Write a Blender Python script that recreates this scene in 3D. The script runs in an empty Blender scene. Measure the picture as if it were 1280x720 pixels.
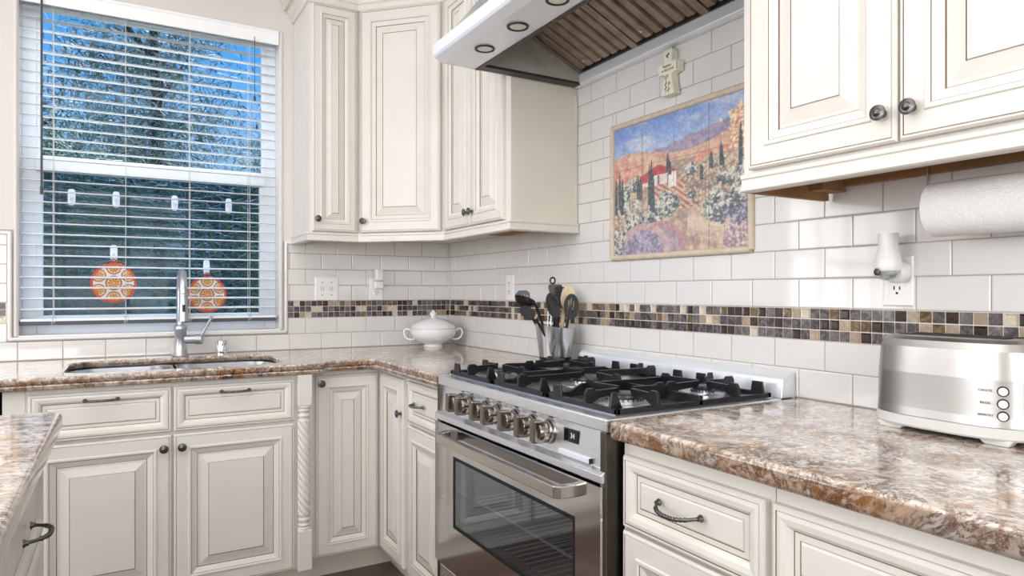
import bpy, bmesh, math, random
from mathutils import Vector, Matrix, noise
random.seed(7)
PI = math.pi
SC = bpy.context.scene
COL = SC.collection
ORG = {}          # world origin of every empty / mesh we make

# ------------------------------------------------------------------ materials
MATS = {}
def s2l(c):
    return tuple(((x/12.92) if x <= 0.04045 else ((x+0.055)/1.055)**2.4) for x in c)
def newmat(name):
    m = bpy.data.materials.new(name); m.use_nodes = True
    nt = m.node_tree; b = nt.nodes['Principled BSDF']
    MATS[name] = m
    return m, nt, b
def N(nt, t, **k):
    n = nt.nodes.new(t)
    for a, v in k.items():
        if a.startswith('i_'):
            n.inputs[int(a[2:])].default_value = v
        else: setattr(n, a, v)
    return n
def L(nt, a, ao, b, bi): nt.links.new(a.outputs[ao], b.inputs[bi])
def mix(nt, fac, a, b, blend='MIX'):
    n = nt.nodes.new('ShaderNodeMix'); n.data_type = 'RGBA'; n.blend_type = blend
    for s, v in ((0, fac), (6, a), (7, b)):
        if isinstance(v, tuple) and hasattr(v[0], 'outputs'): nt.links.new(v[0].outputs[v[1]], n.inputs[s])
        elif isinstance(v, tuple): n.inputs[s].default_value = (*v, 1) if len(v) == 3 else v
        else: n.inputs[s].default_value = v
    return (n, 2)
def simple(name, col, rough=0.5, metal=0.0, noise_amt=0.0, nscale=20, bump=0.0, bscale=60, coat=0, spec=None, trans=0, emis=None):
    m, nt, b = newmat(name)
    c = s2l(col)
    b.inputs['Base Color'].default_value = (*c, 1)
    b.inputs['Roughness'].default_value = rough
    b.inputs['Metallic'].default_value = metal
    if coat: b.inputs['Coat Weight'].default_value = coat; b.inputs['Coat Roughness'].default_value = 0.05
    if spec is not None: b.inputs['Specular IOR Level'].default_value = spec
    if trans: b.inputs['Transmission Weight'].default_value = trans
    if emis: b.inputs['Emission Color'].default_value = (*emis[0], 1); b.inputs['Emission Strength'].default_value = emis[1]
    tc = N(nt, 'ShaderNodeTexCoord')
    if noise_amt:
        nz = N(nt, 'ShaderNodeTexNoise'); nz.inputs['Scale'].default_value = nscale; nz.inputs['Detail'].default_value = 4
        L(nt, tc, 'Object', nz, 'Vector')
        r = mix(nt, (nz, 'Fac'), tuple(max(0, x*(1-noise_amt)) for x in c), tuple(min(1, x*(1+noise_amt)) for x in c))
        L(nt, r[0], 2, b, 'Base Color')
    if bump:
        nb = N(nt, 'ShaderNodeTexNoise'); nb.inputs['Scale'].default_value = bscale; nb.inputs['Detail'].default_value = 3
        L(nt, tc, 'Object', nb, 'Vector')
        bp = N(nt, 'ShaderNodeBump'); bp.inputs['Strength'].default_value = bump; bp.inputs['Distance'].default_value = 0.002
        L(nt, nb, 'Fac', bp, 'Height'); L(nt, bp, 'Normal', b, 'Normal')
    return m

PAINT = simple('cream_cabinet_paint', (0.878, 0.860, 0.832), 0.38, noise_amt=0.05, nscale=9)
GLAZE = simple('brown_glaze', (0.47, 0.38, 0.30), 0.5, noise_amt=0.25, nscale=30)
CARC = simple('cabinet_side_paint', (0.875, 0.855, 0.80), 0.45, noise_amt=0.07, nscale=6)
RAWWOOD = simple('raw_wood', (0.60, 0.45, 0.30), 0.7, noise_amt=0.3, nscale=14)
TILE = simple('white_ceramic_tile', (0.885, 0.875, 0.87), 0.09, noise_amt=0.02, nscale=3, coat=0.4)
GROUT = simple('grey_grout', (0.66, 0.62, 0.58), 0.85)
WALLP = simple('plaster_wall_paint', (0.865, 0.84, 0.825), 0.8, bump=0.35, bscale=90)
CEILP = simple('ceiling_paint', (0.93, 0.92, 0.90), 0.85)
WHITE = simple('white_gloss_plastic', (0.95, 0.95, 0.95), 0.3)
VINYL = simple('white_vinyl', (0.93, 0.94, 0.95), 0.35)
SLATM = simple('white_blind_slat', (0.975, 0.98, 0.985), 0.32)
SLATD = simple('grey_slat_shade_and_rail', (0.30, 0.32, 0.35), 0.5)
CORD = simple('pale_cord', (0.82, 0.82, 0.80), 0.7)
DCORD = simple('dark_wand', (0.25, 0.27, 0.30), 0.35)
BLACKP = simple('black_nylon', (0.055, 0.055, 0.06), 0.42, spec=.35)
BLACK = simple('black_matte', (0.03, 0.03, 0.03), 0.6)
CASTIRON = simple('black_enamel_iron', (0.10, 0.10, 0.115), 0.26, bump=0.25, bscale=400)
BLUEGREY = simple('blue_grey_nylon', (0.27, 0.31, 0.37), 0.4)
BEIGEW = simple('pale_wood', (0.86, 0.78, 0.64), 0.5, noise_amt=0.15, nscale=40)
BROWNW = simple('dark_brown_wood', (0.30, 0.23, 0.19), 0.45, noise_amt=0.2, nscale=40)
PORC = simple('white_porcelain', (0.94, 0.94, 0.95), 0.12, coat=0.5)
PEWTER = simple('pewter', (0.42, 0.41, 0.41), 0.32, 1.0, noise_amt=0.35, nscale=150)
CHROME = simple('chrome', (0.88, 0.89, 0.90), 0.08, 1.0)
DARKBR = simple('dark_brown_grime', (0.24, 0.20, 0.18), 0.45, 0.3)
STONE = simple('tumbled_stone_trim', (0.82, 0.76, 0.68), 0.55, noise_amt=0.22, nscale=60, bump=0.5, bscale=120)
CREAMC = simple('ivory_ceramic', (0.93, 0.91, 0.84), 0.35)
PAPER = simple('paper_towel', (0.96, 0.96, 0.96), 0.9)
TBASE = simple('pale_grey_plastic', (0.82, 0.82, 0.81), 0.35)
LEDTXT = simple('display_digits', (0.75, 0.85, 0.85), 0.4, emis=((0.6, 0.8, 0.8), 0.15))
DISPLAY = simple('display_glass', (0.06, 0.06, 0.07), 0.08)
TXT = simple('dark_print', (0.2, 0.2, 0.22), 0.5)
TEAL = simple('teal_paint', (0.15, 0.45, 0.48), 0.5)
PINKM = simple('pink_paint', (0.85, 0.62, 0.55), 0.5)
GREENM = simple('green_paint', (0.35, 0.42, 0.25), 0.5)
OCHRE = simple('ochre_paint', (0.80, 0.62, 0.30), 0.5)
CLEARPL = simple('frosted_clear_plastic', (0.93, 0.96, 0.98), 0.2, spec=0.6)
LENS = simple('lamp_lens', (0.92, 0.93, 0.90), 0.15)
BARK = simple('bark', (0.28, 0.24, 0.22), 0.9, noise_amt=0.3, nscale=20)
SOIL = simple('garden_soil', (0.33, 0.32, 0.28), 0.95, noise_amt=0.4, nscale=4)
FENCE = simple('weathered_fence', (0.42, 0.42, 0.43), 0.85, noise_amt=0.25, nscale=5)
LEAFA = simple('blue_green_needles', (0.37, 0.45, 0.37), 0.6, noise_amt=0.5, nscale=5)
LEAFB = simple('olive_green_leaves', (0.50, 0.56, 0.28), 0.6, noise_amt=0.5, nscale=5)
LEAFC = simple('grey_green_leaves', (0.66, 0.70, 0.62), 0.6, noise_amt=0.4, nscale=5)
SILL = simple('painted_sill', (0.93, 0.93, 0.93), 0.35)
AMBER = simple('amber_glaze', (0.62, 0.5, 0.32), 0.3)

def steel(name, base, rough, stretch=(1, 1, 120), amt=0.10, dirt=0.0, metal=1.0):
    m, nt, b = newmat(name)
    b.inputs['Metallic'].default_value = metal
    tc = N(nt, 'ShaderNodeTexCoord'); mp = N(nt, 'ShaderNodeMapping'); mp.inputs['Scale'].default_value = stretch
    L(nt, tc, 'Object', mp, 'Vector')
    nz = N(nt, 'ShaderNodeTexNoise'); nz.inputs['Scale'].default_value = 8; nz.inputs['Detail'].default_value = 5
    L(nt, mp, 'Vector', nz, 'Vector')
    mr = N(nt, 'ShaderNodeMapRange'); mr.inputs[3].default_value = rough*0.95; mr.inputs[4].default_value = rough*1.05
    L(nt, nz, 'Fac', mr, 'Value'); L(nt, mr, 'Result', b, 'Roughness')
    c = s2l(base)
    r = mix(nt, (nz, 'Fac'), tuple(x*(1-amt) for x in c), tuple(min(1, x*(1+amt)) for x in c))
    L(nt, r[0], 2, b, 'Base Color')
    if dirt:
        n2 = N(nt, 'ShaderNodeTexNoise'); n2.inputs['Scale'].default_value = 18; n2.inputs['Detail'].default_value = 6
        L(nt, tc, 'Object', n2, 'Vector')
        mr2 = N(nt, 'ShaderNodeMapRange'); mr2.inputs[1].default_value = 0.35; mr2.inputs[2].default_value = 0.7; mr2.inputs[4].default_value = dirt
        L(nt, n2, 'Fac', mr2, 'Value')
        r2 = mix(nt, (mr2, 'Result'), (r[0], 2), s2l((0.42, 0.33, 0.26)))
        L(nt, r2[0], 2, b, 'Base Color')
    return m
STEEL = steel('brushed_steel', (0.90, 0.915, 0.94), 0.27, (1, 1, 12), 0.02, metal=.85)
WH = steel('bright_hood_steel', (0.93, 0.945, 0.97), 0.30, (1, 60, 1), 0.02, metal=.35)
STEELH = steel('brushed_steel_fine', (0.84, 0.85, 0.87), 0.28, (120, 1, 1))
STEELV = steel('brushed_steel_vertical', (0.80, 0.80, 0.81), 0.27, (1, 1, 90), 0.05)
STEELT = steel('toaster_steel', (0.72, 0.71, 0.70), 0.33, (1, 1, 50), 0.04)
STEELK = steel('knob_steel', (0.56, 0.53, 0.50), 0.20, (20, 20, 20), 0.18)
STEELF = steel('faucet_nickel', (0.76, 0.77, 0.79), 0.33, (20, 20, 20), 0.08)
BAFFLE = steel('greasy_baffle_steel', (0.66, 0.60, 0.54), 0.42, (1, 60, 60), 0.15, dirt=0.6, metal=.6)
HOODIN = steel('hood_inner_steel', (0.72, 0.71, 0.68), 0.5, (10, 10, 10), 0.15, dirt=0.25, metal=.2)
STEELD = steel('dark_range_side', (0.42, 0.40, 0.38), 0.35, (60, 60, 1), 0.25, dirt=0.3)

def granite():
    m, nt, b = newmat('polished_granite')
    b.inputs['Roughness'].default_value = 0.10
    b.inputs['Coat Weight'].default_value = 0.25; b.inputs['Coat Roughness'].default_value = 0.03
    tc = N(nt, 'ShaderNodeTexCoord')
    wp = N(nt, 'ShaderNodeTexNoise'); wp.inputs['Scale'].default_value = 6; wp.inputs['Detail'].default_value = 4
    L(nt, tc, 'Object', wp, 'Vector')
    va = N(nt, 'ShaderNodeVectorMath', operation='SCALE'); va.inputs['Scale'].default_value = 0.16
    L(nt, wp, 'Color', va, 0)
    vb = N(nt, 'ShaderNodeVectorMath', operation='ADD'); L(nt, tc, 'Object', vb, 0); L(nt, va, 'Vector', vb, 1)
    def nz(scale, det, lo, hi, rough=0.6, typ='n'):
        n = N(nt, 'ShaderNodeTexNoise'); n.inputs['Scale'].default_value = scale; n.inputs['Detail'].default_value = det
        n.inputs['Roughness'].default_value = rough
        L(nt, vb, 'Vector', n, 'Vector')
        r = N(nt, 'ShaderNodeMapRange'); r.inputs[1].default_value = lo; r.inputs[2].default_value = hi; r.interpolation_type = 'SMOOTHSTEP'
        L(nt, n, 'Fac', r, 'Value'); return (r, 'Result')
    def offs(v):
        o = N(nt, 'ShaderNodeVectorMath', operation='ADD'); L(nt, vb, 'Vector', o, 0); o.inputs[1].default_value = v; return o
    c = mix(nt, nz(14, 6, 0.35, 0.65), s2l((0.90, 0.87, 0.835)), s2l((0.77, 0.71, 0.655)))
    c = mix(nt, nz(42, 6, 0.50, 0.60, 0.75), (c[0], 2), s2l((0.62, 0.50, 0.42)))
    # rust patches
    n1 = N(nt, 'ShaderNodeTexNoise'); n1.inputs['Scale'].default_value = 10; n1.inputs['Detail'].default_value = 7; n1.inputs['Roughness'].default_value = 0.7
    L(nt, offs((3.1, 1.7, 9.2)), 'Vector', n1, 'Vector')
    r1 = N(nt, 'ShaderNodeMapRange'); r1.inputs[1].default_value = 0.54; r1.inputs[2].default_value = 0.64; L(nt, n1, 'Fac', r1, 'Value')
    c = mix(nt, (r1, 'Result'), (c[0], 2), s2l((0.68, 0.51, 0.33)))
    # veins: ridged noise
    n2 = N(nt, 'ShaderNodeTexNoise'); n2.inputs['Scale'].default_value = 7; n2.inputs['Detail'].default_value = 8; n2.inputs['Roughness'].default_value = 0.72
    L(nt, offs((7.7, 4.2, 0.3)), 'Vector', n2, 'Vector')
    ab = N(nt, 'ShaderNodeMath', operation='SUBTRACT'); ab.inputs[1].default_value = 0.5; L(nt, n2, 'Fac', ab, 0)
    ab2 = N(nt, 'ShaderNodeMath', operation='ABSOLUTE'); L(nt, ab, 0, ab2, 0)
    r2 = N(nt, 'ShaderNodeMapRange'); r2.inputs[1].default_value = 0.0; r2.inputs[2].default_value = 0.020; r2.inputs[3].default_value = 0.95; r2.inputs[4].default_value = 0.0
    L(nt, ab2, 0, r2, 'Value')
    c = mix(nt, (r2, 'Result'), (c[0], 2), s2l((0.42, 0.34, 0.31)))
    n6 = N(nt, 'ShaderNodeTexNoise'); n6.inputs['Scale'].default_value = 19; n6.inputs['Detail'].default_value = 8; n6.inputs['Roughness'].default_value = 0.75
    L(nt, offs((5.5, 1.1, 6.6)), 'Vector', n6, 'Vector')
    ac = N(nt, 'ShaderNodeMath', operation='SUBTRACT'); ac.inputs[1].default_value = 0.48; L(nt, n6, 'Fac', ac, 0)
    ac2 = N(nt, 'ShaderNodeMath', operation='ABSOLUTE'); L(nt, ac, 0, ac2, 0)
    r8 = N(nt, 'ShaderNodeMapRange'); r8.inputs[1].default_value = 0.0; r8.inputs[2].default_value = 0.022; r8.inputs[3].default_value = 0.75; r8.inputs[4].default_value = 0.0
    L(nt, ac2, 0, r8, 'Value')
    c = mix(nt, (r8, 'Result'), (c[0], 2), s2l((0.45, 0.36, 0.30)))
    # dark blue-grey blotches
    n3 = N(nt, 'ShaderNodeTexNoise'); n3.inputs['Scale'].default_value = 13; n3.inputs['Detail'].default_value = 8; n3.inputs['Roughness'].default_value = 0.75
    L(nt, offs((1.7, 8.2, 5.3)), 'Vector', n3, 'Vector')
    r3 = N(nt, 'ShaderNodeMapRange'); r3.inputs[1].default_value = 0.575; r3.inputs[2].default_value = 0.63; L(nt, n3, 'Fac', r3, 'Value')
    c = mix(nt, (r3, 'Result'), (c[0], 2), s2l((0.36, 0.34, 0.37)))
    # speckle
    n4 = N(nt, 'ShaderNodeTexNoise'); n4.inputs['Scale'].default_value = 110; n4.inputs['Detail'].default_value = 3
    L(nt, tc, 'Object', n4, 'Vector')
    r4 = N(nt, 'ShaderNodeMapRange'); r4.inputs[1].default_value = 0.6; r4.inputs[2].default_value = 0.68; r4.inputs[4].default_value = 0.6; L(nt, n4, 'Fac', r4, 'Value')
    c = mix(nt, (r4, 'Result'), (c[0], 2), s2l((0.34, 0.26, 0.22)))
    n5 = N(nt, 'ShaderNodeTexNoise'); n5.inputs['Scale'].default_value = 70; n5.inputs['Detail'].default_value = 4
    L(nt, offs((2, 2, 2)), 'Vector', n5, 'Vector')
    r5 = N(nt, 'ShaderNodeMapRange'); r5.inputs[1].default_value = 0.57; r5.inputs[2].default_value = 0.66; r5.inputs[4].default_value = 0.75; L(nt, n5, 'Fac', r5, 'Value')
    c = mix(nt, (r5, 'Result'), (c[0], 2), s2l((0.93, 0.91, 0.89)))
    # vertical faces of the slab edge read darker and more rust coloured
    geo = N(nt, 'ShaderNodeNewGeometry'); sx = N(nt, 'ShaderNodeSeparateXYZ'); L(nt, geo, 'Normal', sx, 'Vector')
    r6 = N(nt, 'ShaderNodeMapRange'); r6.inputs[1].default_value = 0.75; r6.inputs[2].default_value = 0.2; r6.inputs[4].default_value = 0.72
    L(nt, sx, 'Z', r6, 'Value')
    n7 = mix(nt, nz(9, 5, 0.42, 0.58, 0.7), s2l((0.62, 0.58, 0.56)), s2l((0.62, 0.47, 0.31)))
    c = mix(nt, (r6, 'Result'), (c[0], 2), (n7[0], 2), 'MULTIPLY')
    L(nt, c[0], 2, b, 'Base Color')
    return m
GRANITE = granite()

def wood_floor():
    m, nt, b = newmat('brown_wood_floor')
    tc = N(nt, 'ShaderNodeTexCoord')
    br = N(nt, 'ShaderNodeTexBrick'); br.offset = 0.37
    br.inputs['Scale'].default_value = 1; br.inputs['Brick Width'].default_value = 1.1; br.inputs['Row Height'].default_value = 0.13
    br.inputs['Mortar Size'].default_value = 0.002
    br.inputs['Color1'].default_value = (*s2l((0.45, 0.37, 0.33)), 1); br.inputs['Color2'].default_value = (*s2l((0.35, 0.28, 0.25)), 1)
    br.inputs['Mortar'].default_value = (0.02, 0.015, 0.012, 1)
    L(nt, tc, 'Object', br, 'Vector')
    mp = N(nt, 'ShaderNodeMapping'); mp.inputs['Scale'].default_value = (2, 30, 1); L(nt, tc, 'Object', mp, 'Vector')
    nz = N(nt, 'ShaderNodeTexNoise'); nz.inputs['Scale'].default_value = 3; nz.inputs['Detail'].default_value = 6; L(nt, mp, 'Vector', nz, 'Vector')
    c = mix(nt, (nz, 'Fac'), (br, 'Color'), s2l((0.55, 0.44, 0.38)), 'OVERLAY')
    c = mix(nt, 0.5, (br, 'Color'), (c[0], 2))
    L(nt, c[0], 2, b, 'Base Color'); b.inputs['Roughness'].default_value = 0.3
    return m
FLOORM = wood_floor()

def marble(name, a, bcol, rough=0.25):
    m, nt, b = newmat(name)
    tc = N(nt, 'ShaderNodeTexCoord'); nz = N(nt, 'ShaderNodeTexNoise'); nz.inputs['Scale'].default_value = 45; nz.inputs['Detail'].default_value = 6; nz.inputs['Roughness'].default_value = 0.7
    nz.inputs['Distortion'].default_value = 1.5
    L(nt, tc, 'Object', nz, 'Vector')
    r = N(nt, 'ShaderNodeMapRange'); r.inputs[1].default_value = 0.45; r.inputs[2].default_value = 0.68; L(nt, nz, 'Fac', r, 'Value')
    c = mix(nt, (r, 'Result'), s2l(a), s2l(bcol)); L(nt, c[0], 2, b, 'Base Color')
    b.inputs['Roughness'].default_value = rough
    return m
MOS = [marble('mosaic_dark_marble', (0.22, 0.19, 0.20), (0.50, 0.46, 0.46)),
       marble('mosaic_espresso', (0.20, 0.13, 0.11), (0.30, 0.22, 0.19), 0.15),
       marble('mosaic_grey_brown', (0.36, 0.33, 0.33), (0.56, 0.53, 0.52)),
       marble('mosaic_tan', (0.62, 0.54, 0.46), (0.74, 0.68, 0.60)),
       marble('mosaic_cream', (0.78, 0.73, 0.66), (0.88, 0.84, 0.78), 0.2),
       marble('mosaic_glass_bronze', (0.36, 0.28, 0.20), (0.62, 0.55, 0.42), 0.08)]
MGROUT = simple('mosaic_grout', (0.89, 0.87, 0.84), 0.8)

def paper_mat():
    m, nt, b = newmat('embossed_paper')
    b.inputs['Base Color'].default_value = (*s2l((0.955, 0.955, 0.955)), 1); b.inputs['Roughness'].default_value = 0.9
    tc = N(nt, 'ShaderNodeTexCoord')
    wv = N(nt, 'ShaderNodeTexWave', wave_type='RINGS', rings_direction='SPHERICAL'); wv.inputs['Scale'].default_value = 55; wv.inputs['Distortion'].default_value = 14
    wv.inputs['Detail'].default_value = 1; wv.inputs['Detail Scale'].default_value = 1.2
    L(nt, tc, 'Object', wv, 'Vector')
    bp = N(nt, 'ShaderNodeBump'); bp.inputs['Strength'].default_value = 0.35; bp.inputs['Distance'].default_value = 0.002
    L(nt, wv, 'Fac', bp, 'Height'); L(nt, bp, 'Normal', b, 'Normal')
    return m
PAPERM = paper_mat()

def glass(name, tint=(1, 1, 1), alpha=0.12, rough=0.0, gl=(0.9, 0.95, 1.0), ior=1.5):
    m = bpy.data.materials.new(name); m.use_nodes = True; nt = m.node_tree; nt.nodes.clear()
    o = N(nt, 'ShaderNodeOutputMaterial'); t = N(nt, 'ShaderNodeBsdfTransparent'); g = N(nt, 'ShaderNodeBsdfGlossy')
    t.inputs[0].default_value = (*tint, 1); g.inputs['Roughness'].default_value = rough; g.inputs['Color'].default_value = (*gl, 1)
    mx = N(nt, 'ShaderNodeMixShader'); lw = N(nt, 'ShaderNodeLayerWeight'); lw.inputs[0].default_value = .5; pwn = N(nt, 'ShaderNodeMath', operation='POWER'); pwn.inputs[1].default_value = 4; L(nt, lw, 'Facing', pwn, 0); fr = N(nt, 'ShaderNodeMath', operation='MULTIPLY_ADD'); fr.inputs[1].default_value = .9 if ior > 1.3 else .3; fr.inputs[2].default_value = .04 if ior > 1.3 else .006; L(nt, pwn, 0, fr, 0)
    ad = N(nt, 'ShaderNodeMath', operation='ADD'); ad.inputs[1].default_value = alpha; L(nt, fr, 0, ad, 0)
    L(nt, ad, 0, mx, 0); L(nt, t, 0, mx, 1); L(nt, g, 0, mx, 2); L(nt, mx, 0, o, 0)
    MATS[name] = m
    return m
WGLASS = glass('window_glass', (0.93, 0.98, 1.0), 0.0, ior=1.16)
OGLASS = glass('oven_glass', (0.72, 0.76, 0.80), 0.17, 0.01, (0.75, 0.8, 0.85))
SCREEN = glass('insect_screen', (0.60, 0.72, 0.84), 0.0, 0.6, (0.10, 0.14, 0.18))
CLEARG = glass('clear_bulb_glass', (0.85, 0.88, 0.88), 0.25)

def vcmat(name, rough):
    m, nt, b = newmat(name)
    a = N(nt, 'ShaderNodeVertexColor'); a.layer_name = 'Col'
    L(nt, a, 'Color', b, 'Base Color'); b.inputs['Roughness'].default_value = rough
    return m
PICT = vcmat('painted_tile_picture', 0.35)
DISCM = vcmat('printed_orange_disc', 0.4)

# ------------------------------------------------------------------ mesh builder
class MB:
    def __init__(s): s.v = []; s.f = []; s.m = []; s.mats = []
    def mi(s, mat):
        if mat not in s.mats: s.mats.append(mat)
        return s.mats.index(mat)
    def add(s, vs, fs, mat):
        k = len(s.v); i = s.mi(mat)
        s.v += [Vector(p) for p in vs]
        for f in fs: s.f.append([k+j for j in f]); s.m.append(i)
        return s
    def box(s, a, b, mat):
        x0, y0, z0 = (min(a[i], b[i]) for i in range(3)); x1, y1, z1 = (max(a[i], b[i]) for i in range(3))
        vs = [(x0,y0,z0),(x1,y0,z0),(x1,y1,z0),(x0,y1,z0),(x0,y0,z1),(x1,y0,z1),(x1,y1,z1),(x0,y1,z1)]
        return s.add(vs, [(0,3,2,1),(4,5,6,7),(0,1,5,4),(1,2,6,5),(2,3,7,6),(3,0,4,7)], mat)
    def obox(s, c, X, Y, Z, mat):      # oriented box: centre and half-axis vectors
        c, X, Y, Z = map(Vector, (c, X, Y, Z))
        vs = [c+a*X+b*Y+d*Z for d in (-1, 1) for a, b in ((-1,-1),(1,-1),(1,1),(-1,1))]
        return s.add(vs, [(0,3,2,1),(4,5,6,7),(0,1,5,4),(1,2,6,5),(2,3,7,6),(3,0,4,7)], mat)
    def prism(s, poly, z0, z1, mat):   # polygon in xy, ccw
        n = len(poly)
        vs = [(x, y, z0) for x, y in poly]+[(x, y, z1) for x, y in poly]
        fs = [tuple(reversed(range(n))), tuple(range(n, 2*n))]+[(i, (i+1) % n, n+(i+1) % n, n+i) for i in range(n)]
        return s.add(vs, fs, mat)
    def extr(s, pts, d, mat):          # 3D polygon extruded along vector d
        d = Vector(d); n = len(pts); pts = [Vector(p) for p in pts]
        vs = pts+[p+d for p in pts]
        return s.add(vs, [tuple(reversed(range(n))), tuple(range(n, 2*n))]+[(i, (i+1) % n, n+(i+1) % n, n+i) for i in range(n)], mat)
    def tube(s, path, r, mat, n=10, caps=True):
        P = [Vector(p) for p in path]; R = r if isinstance(r, (list, tuple)) else [r]*len(P)
        k = len(s.v); T = []
        for i in range(len(P)):
            T.append(((P[min(i+1, len(P)-1)]-P[max(i-1, 0)]).normalized()))
        u = T[0].orthogonal().normalized(); vs = []
        for i, p in enumerate(P):
            u = (u-T[i]*u.dot(T[i])).normalized(); w = T[i].cross(u)
            for j in range(n):
                a = 2*PI*j/n; vs.append(p+R[i]*(math.cos(a)*u+math.sin(a)*w))
        fs = []
        for i in range(len(P)-1):
            for j in range(n): fs.append((i*n+j, i*n+(j+1) % n, (i+1)*n+(j+1) % n, (i+1)*n+j))
        if caps: fs += [tuple(reversed(range(n))), tuple(range((len(P)-1)*n, len(P)*n))]
        return s.add(vs, fs, mat)
    def lathe(s, prof, c, axis, mat, n=24, sx=1.0):   # prof: (r, h) along axis
        A = Vector(axis).normalized(); u = A.orthogonal().normalized()
        if abs(A.z) > 0.99: u = Vector((1, 0, 0))
        w = A.cross(u); c = Vector(c); vs = []
        for r, h in prof:
            for j in range(n):
                a = 2*PI*j/n; vs.append(c+A*h+max(r, 1e-5)*(sx*math.cos(a)*u+math.sin(a)*w))
        fs = []
        for i in range(len(prof)-1):
            for j in range(n): fs.append((i*n+j, i*n+(j+1) % n, (i+1)*n+(j+1) % n, (i+1)*n+j))
        fs += [tuple(reversed(range(n))), tuple(range((len(prof)-1)*n, len(prof)*n))]
        return s.add(vs, fs, mat)
    def sweep(s, path, prof, mat, closed=False):  # horizontal path (x,y); prof (out,z); out = right side of travel
        n = len(path); m = len(prof); vs = []
        for i in range(n):
            p = Vector(path[i])
            def nrm(a, b):
                d = (Vector(b)-Vector(a)).normalized(); return Vector((d.y, -d.x))
            if closed or 0 < i < n-1:
                n1 = nrm(path[i-1], path[i]); n2 = nrm(path[i], path[(i+1) % n]); q = (n1+n2).normalized(); q = q/max(q.dot(n1), 0.3)
            elif i == 0: q = nrm(path[0], path[1])
            else: q = nrm(path[-2], path[-1])
            for o, z in prof: vs.append((p.x+q.x*o, p.y+q.y*o, z))
        fs = []
        for i in range(n if closed else n-1):
            for j in range(m):
                a = i*m+j; b = i*m+(j+1) % m; c = ((i+1) % n)*m+(j+1) % m; d = ((i+1) % n)*m+j
                fs.append((a, d, c, b))
        if not closed: fs += [tuple(range(m)), tuple(reversed(range((n-1)*m, n*m)))]
        return s.add(vs, fs, mat)
    def build(s, name, parent=None, bevel=0, smooth=None, origin=None, seg=2, subsurf=0, recalc=True):
        if origin is None:
            origin = ORG[parent.name] if parent else Vector((0, 0, 0))
        origin = Vector(origin)
        me = bpy.data.meshes.new(name)
        me.from_pydata([tuple(p-origin) for p in s.v], [], s.f)
        for mt in s.mats: me.materials.append(mt)
        me.polygons.foreach_set('material_index', s.m)
        if recalc:
            bm = bmesh.new(); bm.from_mesh(me); bmesh.ops.recalc_face_normals(bm, faces=bm.faces); bm.to_mesh(me); bm.free()
        if smooth is not None:
            me.polygons.foreach_set('use_smooth', [True]*len(me.polygons)); me.set_sharp_from_angle(angle=math.radians(smooth))
        me.update()
        o = bpy.data.objects.new(name, me); COL.objects.link(o)
        ORG[o.name] = origin
        if parent:
            o.parent = parent; o.location = origin-ORG[parent.name]
        else: o.location = origin
        if bevel:
            b = o.modifiers.new('bevel', 'BEVEL'); b.width = bevel; b.segments = seg; b.limit_method = 'ANGLE'; b.angle_limit = math.radians(35); b.harden_normals = False
        if subsurf:
            u = o.modifiers.new('sub', 'SUBSURF'); u.levels = subsurf; u.render_levels = subsurf
        return o

def thing(name, label, cat, loc, group=None):
    o = bpy.data.objects.new(name, None); COL.objects.link(o); o.location = loc; o.empty_display_size = 0.05
    ORG[o.name] = Vector(loc); o['label'] = label; o['category'] = cat
    if group: o['group'] = group
    return o
def tag(o, label, cat, group=None, kind=None):
    o['label'] = label; o['category'] = cat
    if group: o['group'] = group
    if kind: o['kind'] = kind
    return o
def struct(o): o['kind'] = 'structure'; return o
def copy_tree(src, off, label=None):
    r = src.copy(); COL.objects.link(r); r.location = src.location+Vector(off); ORG[r.name] = ORG[src.name]+Vector(off)
    if label: r['label'] = label
    for ch in list(src.children):
        c = ch.copy(); COL.objects.link(c); c.parent = r; ORG[c.name] = ORG[ch.name]+Vector(off)
        for g in list(ch.children):
            d = g.copy(); COL.objects.link(d); d.parent = c; ORG[d.name] = ORG[g.name]+Vector(off)
    return r

# ------------------------------------------------------------------ constants of the room
ZC = 0.914; TH = 0.0778; TW = 0.154
ZM0 = ZC+0.078+TH; ZM1 = ZM0+0.0842
WX0, WX1, WZ0, WZ1 = -1.937, -0.905, 1.015, 2.458
XL, YB, ZT = -4.6, -6.4, 2.95

# ---- floor, ceiling, walls
struct(MB().box((XL, YB, -0.1), (0.15, 0.2, 0), FLOORM).build('floor'))
struct(MB().box((XL-.1, YB-.1, ZT), (0.15, 0.2, ZT+0.1), CEILP).build('ceiling'))
wb = MB()
for a, b in (((XL, WZ1), (0.15, ZT)), ((XL, 0), (0.15, WZ0))): wb.box((a[0], 0.008, a[1]), (b[0], 0.155, b[1]), WALLP)
wb.box((XL, 0.008, WZ0), (WX0, 0.155, WZ1), WALLP); wb.box((WX1, 0.008, WZ0), (0.15, 0.155, WZ1), WALLP)
wall_back = struct(wb.build('wall_back'))
wall_right = struct(MB().box((0.008, YB, 0), (0.15, 0.155, ZT), WALLP).build('wall_right'))
struct(MB().box((XL-.1, YB, 0), (XL, 0.155, ZT), WALLP).build('wall_left'))
struct(MB().box((XL, YB-.1, 0), (0.15, YB, ZT), WALLP).build('wall_front'))
# drywall skin around the window, proud of the wall core, rounded at the opening
sk = MB()
sk.box((XL, 0.0, WZ1), (-0.84, 0.008, ZT), WALLP)
sk.box((-0.897, 0, 1.442), (-0.84, 0.008, WZ1), WALLP)
sk.box((XL, 0, 1.45), (WX0-0.008, 0.008, WZ1), WALLP)
sk.build('plaster_skin', wall_back)

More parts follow.
